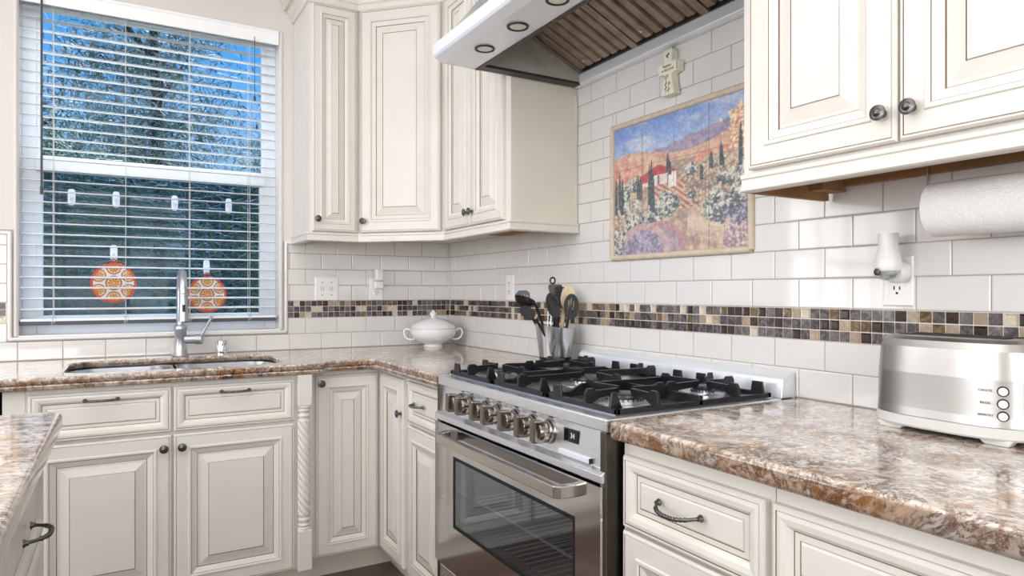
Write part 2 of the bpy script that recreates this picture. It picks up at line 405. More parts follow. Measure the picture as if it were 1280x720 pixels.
def tiles(mb, u0, u1, z0, z1, zrow, toff, P, half0):
    """P(u, z, d) -> 3D (d = distance out of the wall). joints at u = toff + k*TW (half shifted on odd rows)."""
    G = 0.0011; BV = 0.0028
    k = 0
    z = zrow
    row = half0
    while z < z1-0.004:
        za, zb = max(z, z0), min(z+TH, z1)
        if zb-za > 0.006:
            o = toff+(TW/2 if row % 2 else 0)
            i = math.floor((u0-o)/TW)
            while o+i*TW < u1-0.001:
                ua, ub = max(o+i*TW, u0), min(o+(i+1)*TW, u1)
                if ub-ua > 0.005:
                    a, b, c, d = ua+G, ub-G, za+G, zb-G
                    t1, t2 = random.uniform(-.00025, .00025), random.uniform(-.00025, .00025)
                    bu = min(BV, (b-a)/3); bz = min(BV, (d-c)/3)
                    vs = [P(a, c, -.0016), P(b, c, -.0016), P(b, d, -.0016), P(a, d, -.0016),
                          P(a+bu*.4, c+bz*.4, -.0005), P(b-bu*.4, c+bz*.4, -.0005), P(b-bu*.4, d-bz*.4, -.0005), P(a+bu*.4, d-bz*.4, -.0005),
                          P(a+bu, c+bz, t1), P(b-bu, c+bz, t2), P(b-bu, d-bz, -t1), P(a+bu, d-bz, -t2)]
                    mb.add(vs, [(8,9,10,11),(4,5,9,8),(5,6,10,9),(6,7,11,10),(7,4,8,11),(0,1,5,4),(1,2,6,5),(2,3,7,6),(3,0,4,7)], TILE)
                i += 1
        z += TH; row += 1
PB = lambda u, z, d: (u, -d, z)
PRW = lambda u, z, d: (-d, -u, z)

tb = MB(); OB = -0.0119
X_TR = -0.868
tiles(tb, XL, -0.001, ZC+.001, ZC+0.078, ZC+.0002, OB, PB, 1)               # bottom full row
tiles(tb, X_TR, -0.001, ZC+0.078, ZM0, ZC+0.078, OB, PB, 0)
tiles(tb, X_TR, -0.001, ZM1, 1.47, ZM1, OB, PB, 1)
tiles(tb, XL, -1.972, ZC+0.078, ZM0, ZC+0.078, OB, PB, 0)
tiles(tb, XL, -1.972, ZM1, 1.442, ZM1, OB, PB, 1)
tb.box((XL, 0.0030, ZM0), (WX0-.03, 0.0079, ZM1), GROUT); tb.box((XL, 0.0018, ZM1), (WX0-.03, 0.0079, 1.442), GROUT); tb.box((XL, 0.0018, ZC-.03), (WX0-.03, 0.0079, ZM0), GROUT); tb.box((WX0-.03, 0.0018, ZC-.03), (X_TR, 0.0079, ZC+.0785), GROUT)
tb.box((X_TR-.001, 0.0018, ZC-.03), (0, 0.0079, ZM0), GROUT); tb.box((X_TR-.001, 0.0018, ZM1), (0, 0.0079, 1.5), GROUT); tb.box((X_TR-.001, 0.0030, ZM0), (0, 0.0079, ZM1), GROUT)
tb.box((-.0022, -.0022, ZC), (.004, .004, 1.50), TILE)
tb.build('tile_field', wall_back, recalc=True)
tr = MB(); OR = -0.0185
MY0, MY1, MZ0, MZ1 = 1.419, 2.072, 1.309, 1.806      # mural rim outer (u = -y)
HT = 2.005
def rtiles(u0, u1, z0, z1, below=False):
    if below: tiles(tr, u0, u1, z0, z1, ZC+.0002, OR, PRW, 1)
    else:
        tiles(tr, u0, u1, z0, z1, ZM1, OR, PRW, 1)
rtiles(0.001, 4.4, ZC-.02, ZM0, True)
ZA, ZD, ZE = ZM1+2*TH, ZM1+8*TH, ZM1+9*TH
rtiles(0.001, 4.4, ZM1, ZA); rtiles(0.001, MY0+.006, ZA, ZD); rtiles(MY1-.006, 4.4, ZA, ZD)
rtiles(0.001, MY0+.006, ZD, ZE); rtiles(MY1-.006, 4.4, ZD, ZE); rtiles(MY0+.006, MY1-.006, MZ1-.006, ZE); rtiles(0.001, 4.4, ZE, HT)
tr.box((0.0018, -4.4, ZC-.03), (0.0079, 0, ZM0), GROUT); tr.box((0.0018, -4.4, ZM1), (0.0079, 0, HT+.1), GROUT); tr.box((0.0030, -4.4, ZM0), (0.0079, 0, ZM1), GROUT)
tr.build('tile_field', wall_right)

def mosaic(mb, u0, u1, P, jitter):
    rows = 3; ph = (ZM1-ZM0)/rows; pw = 0.0281
    n = int((u1-u0)/pw)+1
    for r in range(rows):
        for i in range(n):
            a = u0+i*pw; b = min(a+pw, u1)
            if b-a < .008: continue
            g = .0011; a += g; b -= g; c = ZM0+r*ph+g; d = ZM0+(r+1)*ph-g
            mt = random.choices(MOS, (30, 16, 22, 12, 12, 10))[0]
            glassy = mt in (MOS[1], MOS[4], MOS[5]) and random.random() < .75
            if glassy:      # framed / faceted glass cell
                w = .0050
                vs = [P(a,c,-.0022),P(b,c,-.0022),P(b,d,-.0022),P(a,d,-.0022),P(a+.0006,c+.0006,.0004),P(b-.0006,c+.0006,.0004),P(b-.0006,d-.0006,.0004),P(a+.0006,d-.0006,.0003),
                      P(a+w,c+w,-.0018),P(b-w,c+w,-.0018),P(b-w,d-w,-.0018),P(a+w,d-w,-.0018)]
                mb.add(vs, [(8,9,10,11),(4,5,9,8),(5,6,10,9),(6,7,11,10),(7,4,8,11),(0,1,5,4),(1,2,6,5),(2,3,7,6),(3,0,4,7)], mt)
            else:
                t = [random.uniform(-.0004, .0004) for _ in range(4)]
                vs = [P(a,c,-.0022),P(b,c,-.0022),P(b,d,-.0022),P(a,d,-.0022),P(a+.0005,c+.0005,t[0]),P(b-.0005,c+.0005,t[1]),P(b-.0005,d-.0005,-t[0]),P(a+.0005,d-.0005,-t[1])]
                mb.add(vs, [(4,5,6,7),(0,1,5,4),(1,2,6,5),(2,3,7,6),(3,0,4,7)], mt)
    return mb
mo = mosaic(MB(), X_TR, -.001, PB, 0)
mosaic(mo, XL+1.5, -1.972, PB, 0)
mo.box((X_TR, .0020, ZM0), (0, .0026, ZM1), MGROUT); mo.box((XL+1.5, .0020, ZM0), (-1.972, .0026, ZM1), MGROUT)
mo.build('mosaic_band', wall_back)
mo = mosaic(MB(), .001, 4.0, PRW, 0); mo.box((.0020, -4.0, ZM0), (.0026, 0, ZM1), MGROUT)
mo.build('mosaic_band', wall_right)

# pencil trim round the window
pt = MB()
def pencil(p0, p1, r=.0085, mat=TILE):
    pt.tube([p0, p1], r, mat, 12)
ym = -.001
xr, xl = -0.877, -1.963; zb = 1.004; zt = 1.437
for p0, p1 in (((xr, ym, zb), (xr, ym, zt)), ((xl, ym, zb), (xl, ym, zt)), ((xl, ym, zb), (xr, ym, zb)), ((xr, ym, zt), (-0.845, ym, zt)), ((XL+1.5, ym, zt), (xl, ym, zt))): pencil(p0, p1)
for c in ((xr, ym, zb), (xl, ym, zb), (xr, ym, zt), (xl, ym, zt)): pt.lathe([(0, -.0085), (.006, -.006), (.0085, 0), (.006, .006), (0, .0085)], c, (0, 0, 1), TILE, 12)
struct(pt.build('trim_1', smooth=50))
# white jamb and sill lining the window recess
jm = MB(); J = .103
jm.box((WX0, -.001, WZ0-.004), (WX1, J, WZ0+.0025), SILL); jm.box((WX0, 0, WZ1-.0025), (WX1, J, WZ1+.003), SILL)
jm.box((WX0-.003, .001, WZ0), (WX0+.0025, J, WZ1), SILL); jm.box((WX1-.0025, .001, WZ0), (WX1+.003, J, WZ1), SILL)
jm.tube([(WX1+.006, .0, WZ0), (WX1+.006, .0, WZ1)], .007, WALLP, 12); jm.tube([(WX0-.006, .0, WZ0), (WX0-.006, .0, WZ1)], .007, WALLP, 12)
struct(jm.build('trim_2', smooth=40))

# ------------------------------------------------------------------ window
wn = MB(); y0, y1 = .103, .15
FX0, FX1 = WX0+.002, WX1-.002; FW = .052
wn.box((FX0, y0, WZ0), (FX0+FW, y1, WZ1), VINYL); wn.box((FX1-FW, y0, WZ0), (FX1, y1, WZ1), VINYL)
wn.box((FX0+FW, y0, WZ0), (FX1-FW, y1, WZ0+.05), VINYL); wn.box((FX0+FW, y0, WZ1-.05), (FX1-FW, y1, WZ1), VINYL)
window = struct(wn.build('window_1', bevel=.003))
sh = MB(); sh.box((FX0+FW-.004, y0-.008, 1.715), (FX1-FW+.004, y1-.01, 1.78), VINYL)
sh.box((FX0+FW-.004, y0+.004, WZ0+.081), (FX0+FW+.022, y1-.012, 1.714), VINYL); sh.box((FX1-FW-.022, y0+.004, WZ0+.081), (FX1-FW+.004, y1-.012, 1.714), VINYL)
sh.box((FX0+FW-.004, y0+.003, WZ0+.051), (FX1-FW+.004, y1-.012, WZ0+.0805), VINYL)
sh.box((FX0+FW, y0+.012, 1.776), (FX0+FW+.012, y1-.012, WZ1-.045), VINYL); sh.box((FX1-FW-.012, y0+.012, 1.776), (FX1-FW, y1-.012, WZ1-.045), VINYL)
sh.build('sash', window, bevel=.002)
gl = MB(); gl.box((FX0+FW, .128, WZ0+.06), (FX1-FW, .131, 1.73), WGLASS); gl.box((FX0+FW, .134, 1.77), (FX1-FW, .137, WZ1-.04), WGLASS)
gl.build('pane', window)
gs = MB(); gs.box((FX0+FW, .150, WZ0+.04), (FX1-FW, .1505, 1.76), SCREEN); gs.build('insect_screen', window)

# ------------------------------------------------------------------ venetian blind
B0, B1 = WX0+.006, WX1-.016; BY = .036
bl = thing('window_blind', 'white horizontal slat blind lowered over the kitchen window', 'blind', ((B0+B1)/2, BY, WZ1))
hb = MB(); hb.box((B0, .014, WZ1-.052), (B1, .062, WZ1-.004), VINYL); hb.build('headrail', bl, bevel=.002)
vb_ = MB(); vb_.sweep([(B0-.004, .008), (B1+.010, .008)], [(0, WZ1-.066), (.008, WZ1-.066), (.010, WZ1-.060), (.010, WZ1-.014), (.014, WZ1-.008), (.014, WZ1), (0, WZ1)], SLATM)
vb_.build('valance', bl)
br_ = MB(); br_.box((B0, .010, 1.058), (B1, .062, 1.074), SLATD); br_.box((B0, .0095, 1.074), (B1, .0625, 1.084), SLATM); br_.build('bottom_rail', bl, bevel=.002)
zsl = 1.124; first = None; ns = 0
while zsl < WZ1-.07:
    sm = MB(); n = 6; vs = []
    for e in (0, 1):
        x = B0 if e == 0 else B1
        for side in (0, 1):
            for i in range(n+1):
                t = i/n; yy = .012+t*.048; zz = zsl+.0035*(1-(2*t-1)**2)-.0025*(2*t-1)*(-1)+(.0013 if side else -.0013)
                vs.append((x, yy, zz))
    fs = []; M_ = n+1; O = 2*M_
    for i in range(n):
        fs.append((M_+i, M_+i+1, O+M_+i+1, O+M_+i)); fs.append((i+1, i, O+i, O+i+1))
    fs.append((0, M_, O+M_, O)); fs.append((n, O+n, O+M_+n, M_+n))
    sm.add(vs, fs, SLATM)
    # dark strip painting in the shade along each slat's front lip
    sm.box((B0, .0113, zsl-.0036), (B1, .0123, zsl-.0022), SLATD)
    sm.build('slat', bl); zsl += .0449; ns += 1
for x in (-1.818, -1.554, -1.299, -1.042):
    c = MB(); c.tube([(x, .009, 1.07), (x, .009, WZ1-.06)], .0013, CORD, 6); c.tube([(x, .064, 1.07), (x, .064, WZ1-.06)], .0013, CORD, 6)
    pts = [(x+.012*math.sin(t*2.3)*(1-t/9), .008-.004*math.cos(t*3), 1.078-.012*math.cos(t*1.7)+.012*math.sin(t*1.1)) for t in [i*.35 for i in range(22)]]
    c.tube(pts, .0011, CORD, 5)
    c.build('ladder_cord', bl, smooth=60)
w_ = MB(); w_.tube([(-1.856, -.006, 2.43), (-1.856, -.006, 1.62)], .0042, DCORD, 8); w_.lathe([(.003, 0), (.006, .002), (.006, .03), (.004, .035)], (-1.856, -.006, 1.60), (0, 0, 1), DCORD, 10); w_.build('tilt_wand', bl, smooth=50)
pc = MB(); xx = -1.022
pc.tube([(xx, -.006, 2.41), (xx, -.006, 2.13)], .0014, DCORD, 6)
pc.lathe([(.002, 0), (.006, .004), (.005, .02), (.002, .026)], (xx, -.006, 2.105), (0, 0, 1), DCORD, 10)
pts = [(xx+.012+.014*math.sin(i*.8), -.006, 2.105-.011*i) for i in range(11)]; pc.tube(pts, .0012, CORD, 5)
pts = [(xx-.004-.006*math.sin(i*.9), -.006, 2.105-.006*i) for i in range(8)]; pc.tube(pts, .0012, CORD, 5)
pc.lathe([(.002, 0), (.006, .003), (.005, .018), (.002, .022)], (xx+.010, -.006, 1.972), (0, 0, 1), DCORD, 10); pc.build('pull_cord', bl, smooth=50)

# ------------------------------------------------------------------ hooks on the glass and orange discs
def hook(x, z, label, group):
    h = thing('adhesive_hook', label, 'hook', (x, .127, z), group)
    m = MB(); pr = []
    for i in range(25):
        a = 2*PI*i/24; pr.append((x+.0145*math.copysign(abs(math.cos(a))**.55, math.cos(a)), .1275, z+.036*math.copysign(abs(math.sin(a))**.55, math.sin(a))))
    m.extr(pr[:-1], (0, -.005, 0), CLEARPL); m.build('back_plate', h, bevel=.0015)
    k = MB(); k.tube([(x, .123, z-.006), (x, .110, z-.010), (x, .104, z-.022), (x, .106, z-.030), (x, .112, z-.033)], [.006, .0055, .005, .0045, .003], WHITE, 8); k.build('hook_arm', h, smooth=60)
    return h
for i, (x, z) in enumerate(((-1.759, 1.612), (-1.591, 1.613), (-1.355, 1.612), (-1.121, 1.614))):
    hook(x, z, '%s of four empty clear hooks high on the lower window pane' % ('leftmost', 'second from the left', 'third from the left', 'rightmost')[i], 'empty clear hooks on the window pane')
def disc_col(u, v):   # unit disc print: orange rim, white ground, orange slices
    r = math.hypot(u, v)
    if r > .90: return (0.86, 0.30, 0.10)
    cs = [(0, 0, .345)]+[(.755*math.cos(a), .755*math.sin(a), .30) for a in [PI/2+k*PI/3 for k in range(6)]]
    for cx, cy, R in cs:
        d = math.hypot(u-cx, v-cy)
        if d < R:
            t = d/R
            if t > .93: return (0.45, 0.22, 0.10)
            if t > .84: return (0.92, 0.50, 0.15)
            if t > .76: return (0.98, 0.90, 0.72)
            a = math.atan2(v-cy, u-cx); s = (a/(2*PI)*9) % 1
            if s < .10 or s > .90 or t < .08: return (0.97, 0.86, 0.62)
            return (0.80+.06*math.sin(t*20), 0.47, 0.12)
        elif d < R*1.10: return (0.62, 0.50, 0.42)
    return (0.93, 0.89, 0.86)
def vc_mesh(name, vs, fs, cols, mat, parent):
    me = bpy.data.meshes.new(name); org = ORG[parent.name]
    me.from_pydata([tuple(Vector(p)-org) for p in vs], [], fs)
    ca = me.color_attributes.new('Col', 'BYTE_COLOR', 'POINT')
    flat = []
    for c in cols: flat += [*c, 1.0]
    ca.data.foreach_set('color_srgb' if hasattr(ca.data[0], 'color_srgb') else 'color', flat)
    me.materials.append(mat); o = bpy.data.objects.new(name, me); COL.objects.link(o); o.parent = parent; ORG[o.name] = org
    return o
def orange_disc(x, z, R, label):
    t = thing('orange_slice_disc', label, 'trivet', (x, .10, z+R+.02), 'orange slice discs hanging in the window')
    nr, na = 46, 120; vs = [(x, .092, z)]; cols = [disc_col(0, 0)]
    for i in range(1, nr+1):
        for j in range(na):
            a = 2*PI*j/na; r = R*i/nr; vs.append((x+r*math.cos(a), .092, z+r*math.sin(a))); cols.append(disc_col(i/nr*math.cos(a), i/nr*math.sin(a)))
    fs = [(0, 1+j, 1+(j+1) % na) for j in range(na)]
    for i in range(nr-1):
        for j in range(na): fs.append((1+i*na+j, 1+(i+1)*na+j, 1+(i+1)*na+(j+1) % na, 1+i*na+(j+1) % na))
    fs = [tuple(reversed(f)) for f in fs]
    vc_mesh('printed_face', vs, fs, cols, DISCM, t)
    m = MB(); RED = MATS['disc_rim']
    m.lathe([(0, 0), (R+.001, 0), (R+.002, -.003), (R+.001, -.006), (0, -.006)], (x, .0925, z), (0, -1, 0), RED, 64); m.build('disc_body', t, smooth=40)
    m = MB(); m.tube([(x+.011*math.cos(a), .0945, z+R+.009+.010*math.sin(a)) for a in [PI*2*i/16 for i in range(17)]], .0028, RED, 8); m.build('hanging_loop', t, smooth=60)
simple('disc_rim', (0.85, 0.30, 0.12), 0.4)
orange_disc(-1.600, 1.237, .0870, 'round orange slice print disc hanging left of the faucet in the window')
orange_disc(-1.219, 1.185, .0830, 'round orange slice print disc hanging behind and right of the faucet')
hook(-1.600, 1.372, 'clear hook on the pane holding the left orange slice disc', 'clear hooks holding the orange discs')
hook(-1.219, 1.316, 'clear hook on the pane holding the right orange slice disc', 'clear hooks holding the orange discs')

# ------------------------------------------------------------------ cabinet fronts
DOORP = [(0, 0, 0), (0, .014, 0), (.004, .019, 0), (.0075, .019, 0), (.0087, .0172, 1), (.0099, .019, 0), (.046, .0195, 0), (.0485, .0228, 0), (.054, .0230, 0), (.0575, .0205, 0), (.0588, .0188, 1),
         (.077, .0110, 0), (.0788, .0080, 1), (.0808, .0086, 0), (.086, .0090, 0), (.112, .0172, 0), (.1140, .0182, 0), (.1152, .0160, 1), (.1164, .0184, 0)]
DRAWP = [(0, 0, 0), (0, .014, 0), (.004, .019, 0), (.0085, .019, 0), (.0097, .0172, 1), (.0109, .019, 0), (.018, .0200, 0), (.028, .0180, 0), (.034, .0130, 0), (.0365, .0085, 0), (.038, .0078, 1), (.0395, .0088, 0),
         (.0490, .0092, 0), (.0502, .0078, 1), (.0514, .0100, 0), (.0545, .0112, 0)]
def ring_panel(mb, O, U, V, Nn, w, h, prof):
    O, U, V, Nn = map(Vector, (O, U, V, Nn)); mt = (PAINT, GLAZE)
    mx = min(w, h)/2-.006
    pr = [p for p in prof if p[0] < mx]
    rings = []
    for i, d, _ in pr:
        rings.append([O+U*i+V*i+Nn*d, O+U*(w-i)+V*i+Nn*d, O+U*(w-i)+V*(h-i)+Nn*d, O+U*i+V*(h-i)+Nn*d])
    for k in range(len(rings)-1):
        a, b = rings[k], rings[k+1]
        mb.add(a+b, [(j, (j+1) % 4, 4+(j+1) % 4, 4+j) for j in range(4)], mt[pr[k+1][2]])
    mb.add(rings[-1], [(0, 1, 2, 3)], PAINT); mb.add(rings[0], [(3, 2, 1, 0)], PAINT)
    return mb
KN = [(.0045, 0), (.0075, .0005), (.0060, .003), (.0045, .008), (.0055, .013), (.0125, .0155), (.0150, .0185), (.0145, .0215), (.0118, .0225), (.0112, .0216), (.0082, .0222), (.0074, .0234), (.0040, .0262), (0, .027)]
def knob(parent, p, n):
    m = MB(); m.lathe(KN, p, n, PEWTER, 28); return m.build('knob', parent, smooth=40)
def pull(parent, p, U, n, L_=.10, out=.026, name='pull_handle', drop=0.0):
    p, U, n = Vector(p), Vector(U), Vector(n); m = MB(); pts = []; rs = []
    K = 56
    for i in range(K+1):
        t = i/K*2-1; o = out*(1-abs(t)**3.2)+.004
        pts.append(p+U*(t*L_/2)+n*o+Vector((0, 0, -drop*(1-t*t)))); rs.append(.0041+(.0009*math.sin(i*1.75) if .1 < i/K < .9 else -.0008))
    m.tube(pts, rs, PEWTER, 10)
    for sgn in (-1, 1): m.lathe([(.0075, 0), (.0075, .002), (.005, .005), (.0045, .009)], p+U*(sgn*L_/2), n, PEWTER, 14)
    return m.build(name, parent, smooth=60)
def front(parent, name, O, U, Nn, w, h, prof=DOORP, sc_=1.0):
    prof = [(a*(sc_ if a > .01 else 1), b, c) for a, b, c in prof]
    m = MB(); ring_panel(m, O, U, (0, 0, 1), Nn, w, h, prof); return m.build(name, parent, recalc=False)

# orientation vectors
UX, NY = (1, 0, 0), (0, -1, 0)       # back run: fronts face -y, u = +x
UY, NX = (0, -1, 0), (-1, 0, 0)      # right run: fronts face -x, u = -y (away from corner)

# ---- uppers, left group (one unit per box)
ZU0, ZU1 = 1.463, 2.515
FD = .305
def rail_prof(z0=1.428, z1=1.4685):
    return [(-.018, z0), (.010, z0), (.014, z0+.003), (.014, z0+.008), (.009, z0+.012), (.009, z0+.028), (.013, z0+.031), (.013, z1-.003), (.010, z1), (-.018, z1)]
CRN = [(0, 2.505), (.008, 2.505), (.012, 2.512), (.012, 2.530), (.020, 2.536), (.022, 2.546), (.045, 2.575), (.062, 2.588), (.062, 2.598), (.072, 2.604), (.076, 2.615), (.076, 2.635), (0, 2.635)]
# left section
up = thing('wall_cabinet', 'narrow cream wall cabinet right of the window', 'cabinet', (-.725, -.15, ZU0), 'cream glazed wall cabinets')
MB().box((-.840, -.285, ZU0), (-.612, -.002, ZU1), CARC).build('carcass', up)
f = MB(); f.box((-.840, -FD, ZU0-.0), (-.612, -.285, ZU1), PAINT)
f.box((-.8405, -.285, ZU0), (-.8395, -.003, ZU1), PAINT); f.build('face_frame', up)
d = front(up, 'door', (-.826, -FD, 1.472), UX, NY, .203, 1.028, sc_=.74); knob(d, (-.8065, -FD-.019, 1.527), NY)
r = MB(); r.sweep([(-.840, -.003), (-.840, -FD), (-.612, -FD)], rail_prof(), PAINT); r.build('light_rail', up)
r = MB(); r.sweep([(-.840, -.003), (-.840, -FD), (-.612, -FD)], CRN, PAINT)
for i in range(12): r.box((-.840-.040, -.012-i*.026, 2.560), (-.840-.052, -.026-i*.026, 2.583), PAINT)
r.build('crown_moulding', up)
# diagonal corner
S2 = math.sqrt(.5)
up2 = thing('wall_cabinet', 'diagonal cream corner wall cabinet with one wide door', 'cabinet', (-.3, -.3, ZU0), 'cream glazed wall cabinets')
A, B = Vector((-.611, -FD)), Vector((-FD, -.611))
MB().prism([(-.003, -.003), (-.611, -.003), (-.611, -.300), (-.300, -.611), (-.003, -.611)], ZU0, ZU1, CARC).build('carcass', up2)
f = MB(); f.prism([(A.x, A.y), (B.x, B.y), (B.x+.012, B.y), (A.x, A.y+.012)], ZU0, ZU1, PAINT); f.build('face_frame', up2)
Dg = Vector((S2, -S2, 0)); Ng = (-S2, -S2, 0)
O = Vector((A.x, A.y, 1.472))+Dg*.018+Vector(Ng)*.001
d = front(up2, 'door', O, Dg, Ng, .396, 1.028); knob(d, O+Dg*.022+Vector((0, 0, .052))+Vector(Ng)*.019, Ng)
r = MB(); r.sweep([(A.x, A.y), (B.x, B.y)], rail_prof(), PAINT); r.build('light_rail', up2)
r = MB(); r.sweep([(A.x, A.y), (B.x, B.y)], CRN, PAINT); r.build('crown_moulding', up2)
# right wall, beside the hood
up3 = thing('wall_cabinet', 'cream double door wall cabinet between corner and range hood', 'cabinet', (-.15, -.9, ZU0), 'cream glazed wall cabinets')
YE = -1.203
bx = MB(); bx.box((-.285, YE, ZU0), (-.002, -.6125, ZU1), CARC)
bx.box((-.26, YE+.02, ZU0-.004), (-.02, -.64, ZU0), RAWWOOD); bx.build('carcass', up3)
sp = MB(); sp.box((-.288, YE-.0015, ZU0), (-.002, YE-.0005, ZU1), CARC)
sp.box((-.288, YE-.004, 1.972), (-.006, YE-.0005, 1.980), CARC); sp.box((-.012, YE-.004, ZU0), (-.003, YE-.0005, 1.98), CARC)
sp.build('side_panel', up3)
f = MB(); f.box((-FD, YE, ZU0), (-.285, -.6125, ZU1), PAINT); f.build('face_frame', up3)
ds = []
d = front(up3, 'door', (-FD, -.628, 1.472), UY, NX, .266, 1.028, sc_=.9); knob(d, (-FD-.019, -.628-.266+.020, 1.527), NX)
d = front(up3, 'door', (-FD, -.898, 1.472), UY, NX, .268, 1.028, sc_=.9); knob(d, (-FD-.019, -.898-.020, 1.527), NX)
r = MB(); r.sweep([(-FD, -.6125), (-FD, YE-.001), (-.003, YE-.001)], rail_prof(), PAINT); r.build('light_rail', up3)
# right of the hood
up4 = thing('wall_cabinet', 'large cream double door wall cabinet right of the hood above the toaster', 'cabinet', (-.15, -2.7, ZU0), 'cream glazed wall cabinets')
YR = -2.298
bx = MB(); bx.box((-.285, -3.05, ZU0+.014), (-.002, YR, 2.515), CARC); bx.box((-.28, -3.04, ZU0+.010), (-.004, YR-.01, ZU0+.0138), RAWWOOD)
bx.box((-.288, YR-.020, 1.427), (-.020, YR-.003, ZU0+.010), RAWWOOD); bx.box((-.10, YR-.06, 1.445), (-.010, YR-.0202, ZU0+.010), RAWWOOD)
bx.box((-.022, -3.04, 1.458), (-.004, YR-.0605, ZU0+.010), RAWWOOD); bx.build('carcass', up4)
f = MB(); f.box((-FD, -3.05, ZU0), (-.285, YR, ZU1), PAINT); f.build('face_frame', up4)
d = front(up4, 'door', (-FD, -2.324, 1.476), UY, NX, .343, 1.024); knob(d, (-FD-.019, -2.324-.343+.024, 1.532), NX)
d = front(up4, 'door', (-FD, -2.672, 1.476), UY, NX, .343, 1.024); knob(d, (-FD-.019, -2.672-.026, 1.531), NX)
r = MB(); r.sweep([(-.06, YR), (-FD, YR), (-FD, -3.05)][::1], [(-o, z) for o, z in rail_prof()], PAINT)
r = MB(); r.sweep([(-FD, -3.05), (-FD, YR)], [(-o, z) for o, z in rail_prof()], PAINT); r.build('light_rail', up4)

# ---- base cabinets
ZB0, ZB1 = .105, .872
def toe(parent, a, b): MB().box(a, b, CARC).build('toe_kick', parent)
# dishwasher at far left
dw = thing('dishwasher', 'stainless dishwasher under the counter left of the sink cabinet', 'dishwasher', (-2.22, -.4, 0))
MB().box((-2.52, -.60, .1), (-1.935, -.03, .868), BLACK).build('tub', dw); MB().box((-2.515, -.665, .11), (-1.952, -.602, .862), STEELV).build('door', dw, bevel=.004)
k = MB(); k.tube([(-2.46, -.70, .80), (-2.0, -.70, .80)], .009, STEEL, 12); k.tube([(-2.4, -.665, .80), (-2.4, -.70, .80)], .006, STEEL); k.tube([(-2.06, -.665, .80), (-2.06, -.70, .80)], .006, STEEL); k.build('handle', dw, smooth=50)
MB().box((-2.5, -.55, 0), (-1.95, -.1, .1), BLACK).build('kick_plate', dw)
# sink cabinet
YS = -.662
sc = thing('sink_cabinet', 'cream sink base cabinet with two drawers, two doors and twisted post', 'cabinet', (-1.41, -.35, 0))
bx = MB(); bx.box((-1.90, YS+.02, ZB0), (-1.885, -.03, ZB1), CARC); bx.box((-.925, YS+.02, ZB0), (-.910, -.03, ZB1), CARC); bx.box((-1.885, YS+.02, ZB0), (-.925, -.03, .13), CARC); bx.box((-1.885, -.04, .13), (-.925, -.03, ZB1), CARC)
bx.build('carcass', sc)
f = MB(); f.box((-1.905, YS, ZB0), (-.910, YS+.02, ZB1), PAINT); f.box((-.912, YS+.003, ZB0), (-.908, -.03, ZB1), PAINT)
f.box((-1.905, YS-.004, ZB0), (-1.845, YS, ZB1), PAINT); f.build('face_frame', sc)
w1 = .427
for x0, nm in ((-1.836, 0), (-1.406, 1)):
    dr = front(sc, 'drawer', (x0, YS, .694), UX, NY, w1-.004, .161, DRAWP)
    pull(dr, (x0+w1/2-.006+(.0), YS-.019, .826), UX, NY, .096, .024)
    d = front(sc, 'door', (x0, YS, .110), UX, NY, w1-.004, .572)
    knob(d, (x0+(w1-.030 if nm == 0 else .026), YS-.019, .637), NY)
# twisted post
ps = MB(); px_, py_, hw = -.9465, YS-.012, .0265
ps.box((px_-hw, YS-.040, .752), (px_+hw, YS, ZB1), PAINT); ps.build('post_block', sc, bevel=.002)
ps = MB(); ps.box((px_-hw, YS-.040, ZB0), (px_+hw, YS, .262), PAINT); ps.build('post_block', sc, bevel=.002)
tp = MB(); n = 64; zz0, zz1 = .262, .752; K = 150; vs = []; fs = []
def post_r(z, a):
    t = (z-zz0)/(zz1-zz0); s = min(t, 1-t)*(zz1-zz0)
    if s < .010: return .024
    if s < .014: return .0195
    if s < .026: return .0195+.0050*math.sin((s-.014)/.012*PI)
    if s < .030: return .0195
    if s < .052: return .0215-.0025*math.cos((s-.030)/.022*PI*2)
    if s < .058: return .0205
    return .0205+.0048*abs(math.sin(2.5*(a+(z*PI*2/.155))))**.7
for i in range(K+1):
    z = zz0+(zz1-zz0)*i/K
    for j in range(n):
        a = 2*PI*j/n; r_ = post_r(z, a); vs.append((px_+r_*math.cos(a), YS-.018+r_*.9*math.sin(a), z))
for i in range(K):
    for j in range(n): fs.append((i*n+j, i*n+(j+1) % n, (i+1)*n+(j+1) % n, (i+1)*n+j))
tp.add(vs, fs, PAINT)
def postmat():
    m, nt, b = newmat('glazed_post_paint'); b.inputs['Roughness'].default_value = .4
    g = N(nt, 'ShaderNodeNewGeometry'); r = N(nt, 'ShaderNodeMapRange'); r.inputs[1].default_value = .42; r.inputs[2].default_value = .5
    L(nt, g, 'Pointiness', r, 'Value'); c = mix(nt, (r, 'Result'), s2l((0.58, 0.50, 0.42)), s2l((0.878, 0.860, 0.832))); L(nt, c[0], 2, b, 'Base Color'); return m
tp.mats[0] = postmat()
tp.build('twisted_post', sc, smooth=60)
toe(sc, (-1.90, YS+.05, 0), (-.912, YS+.065, ZB0))
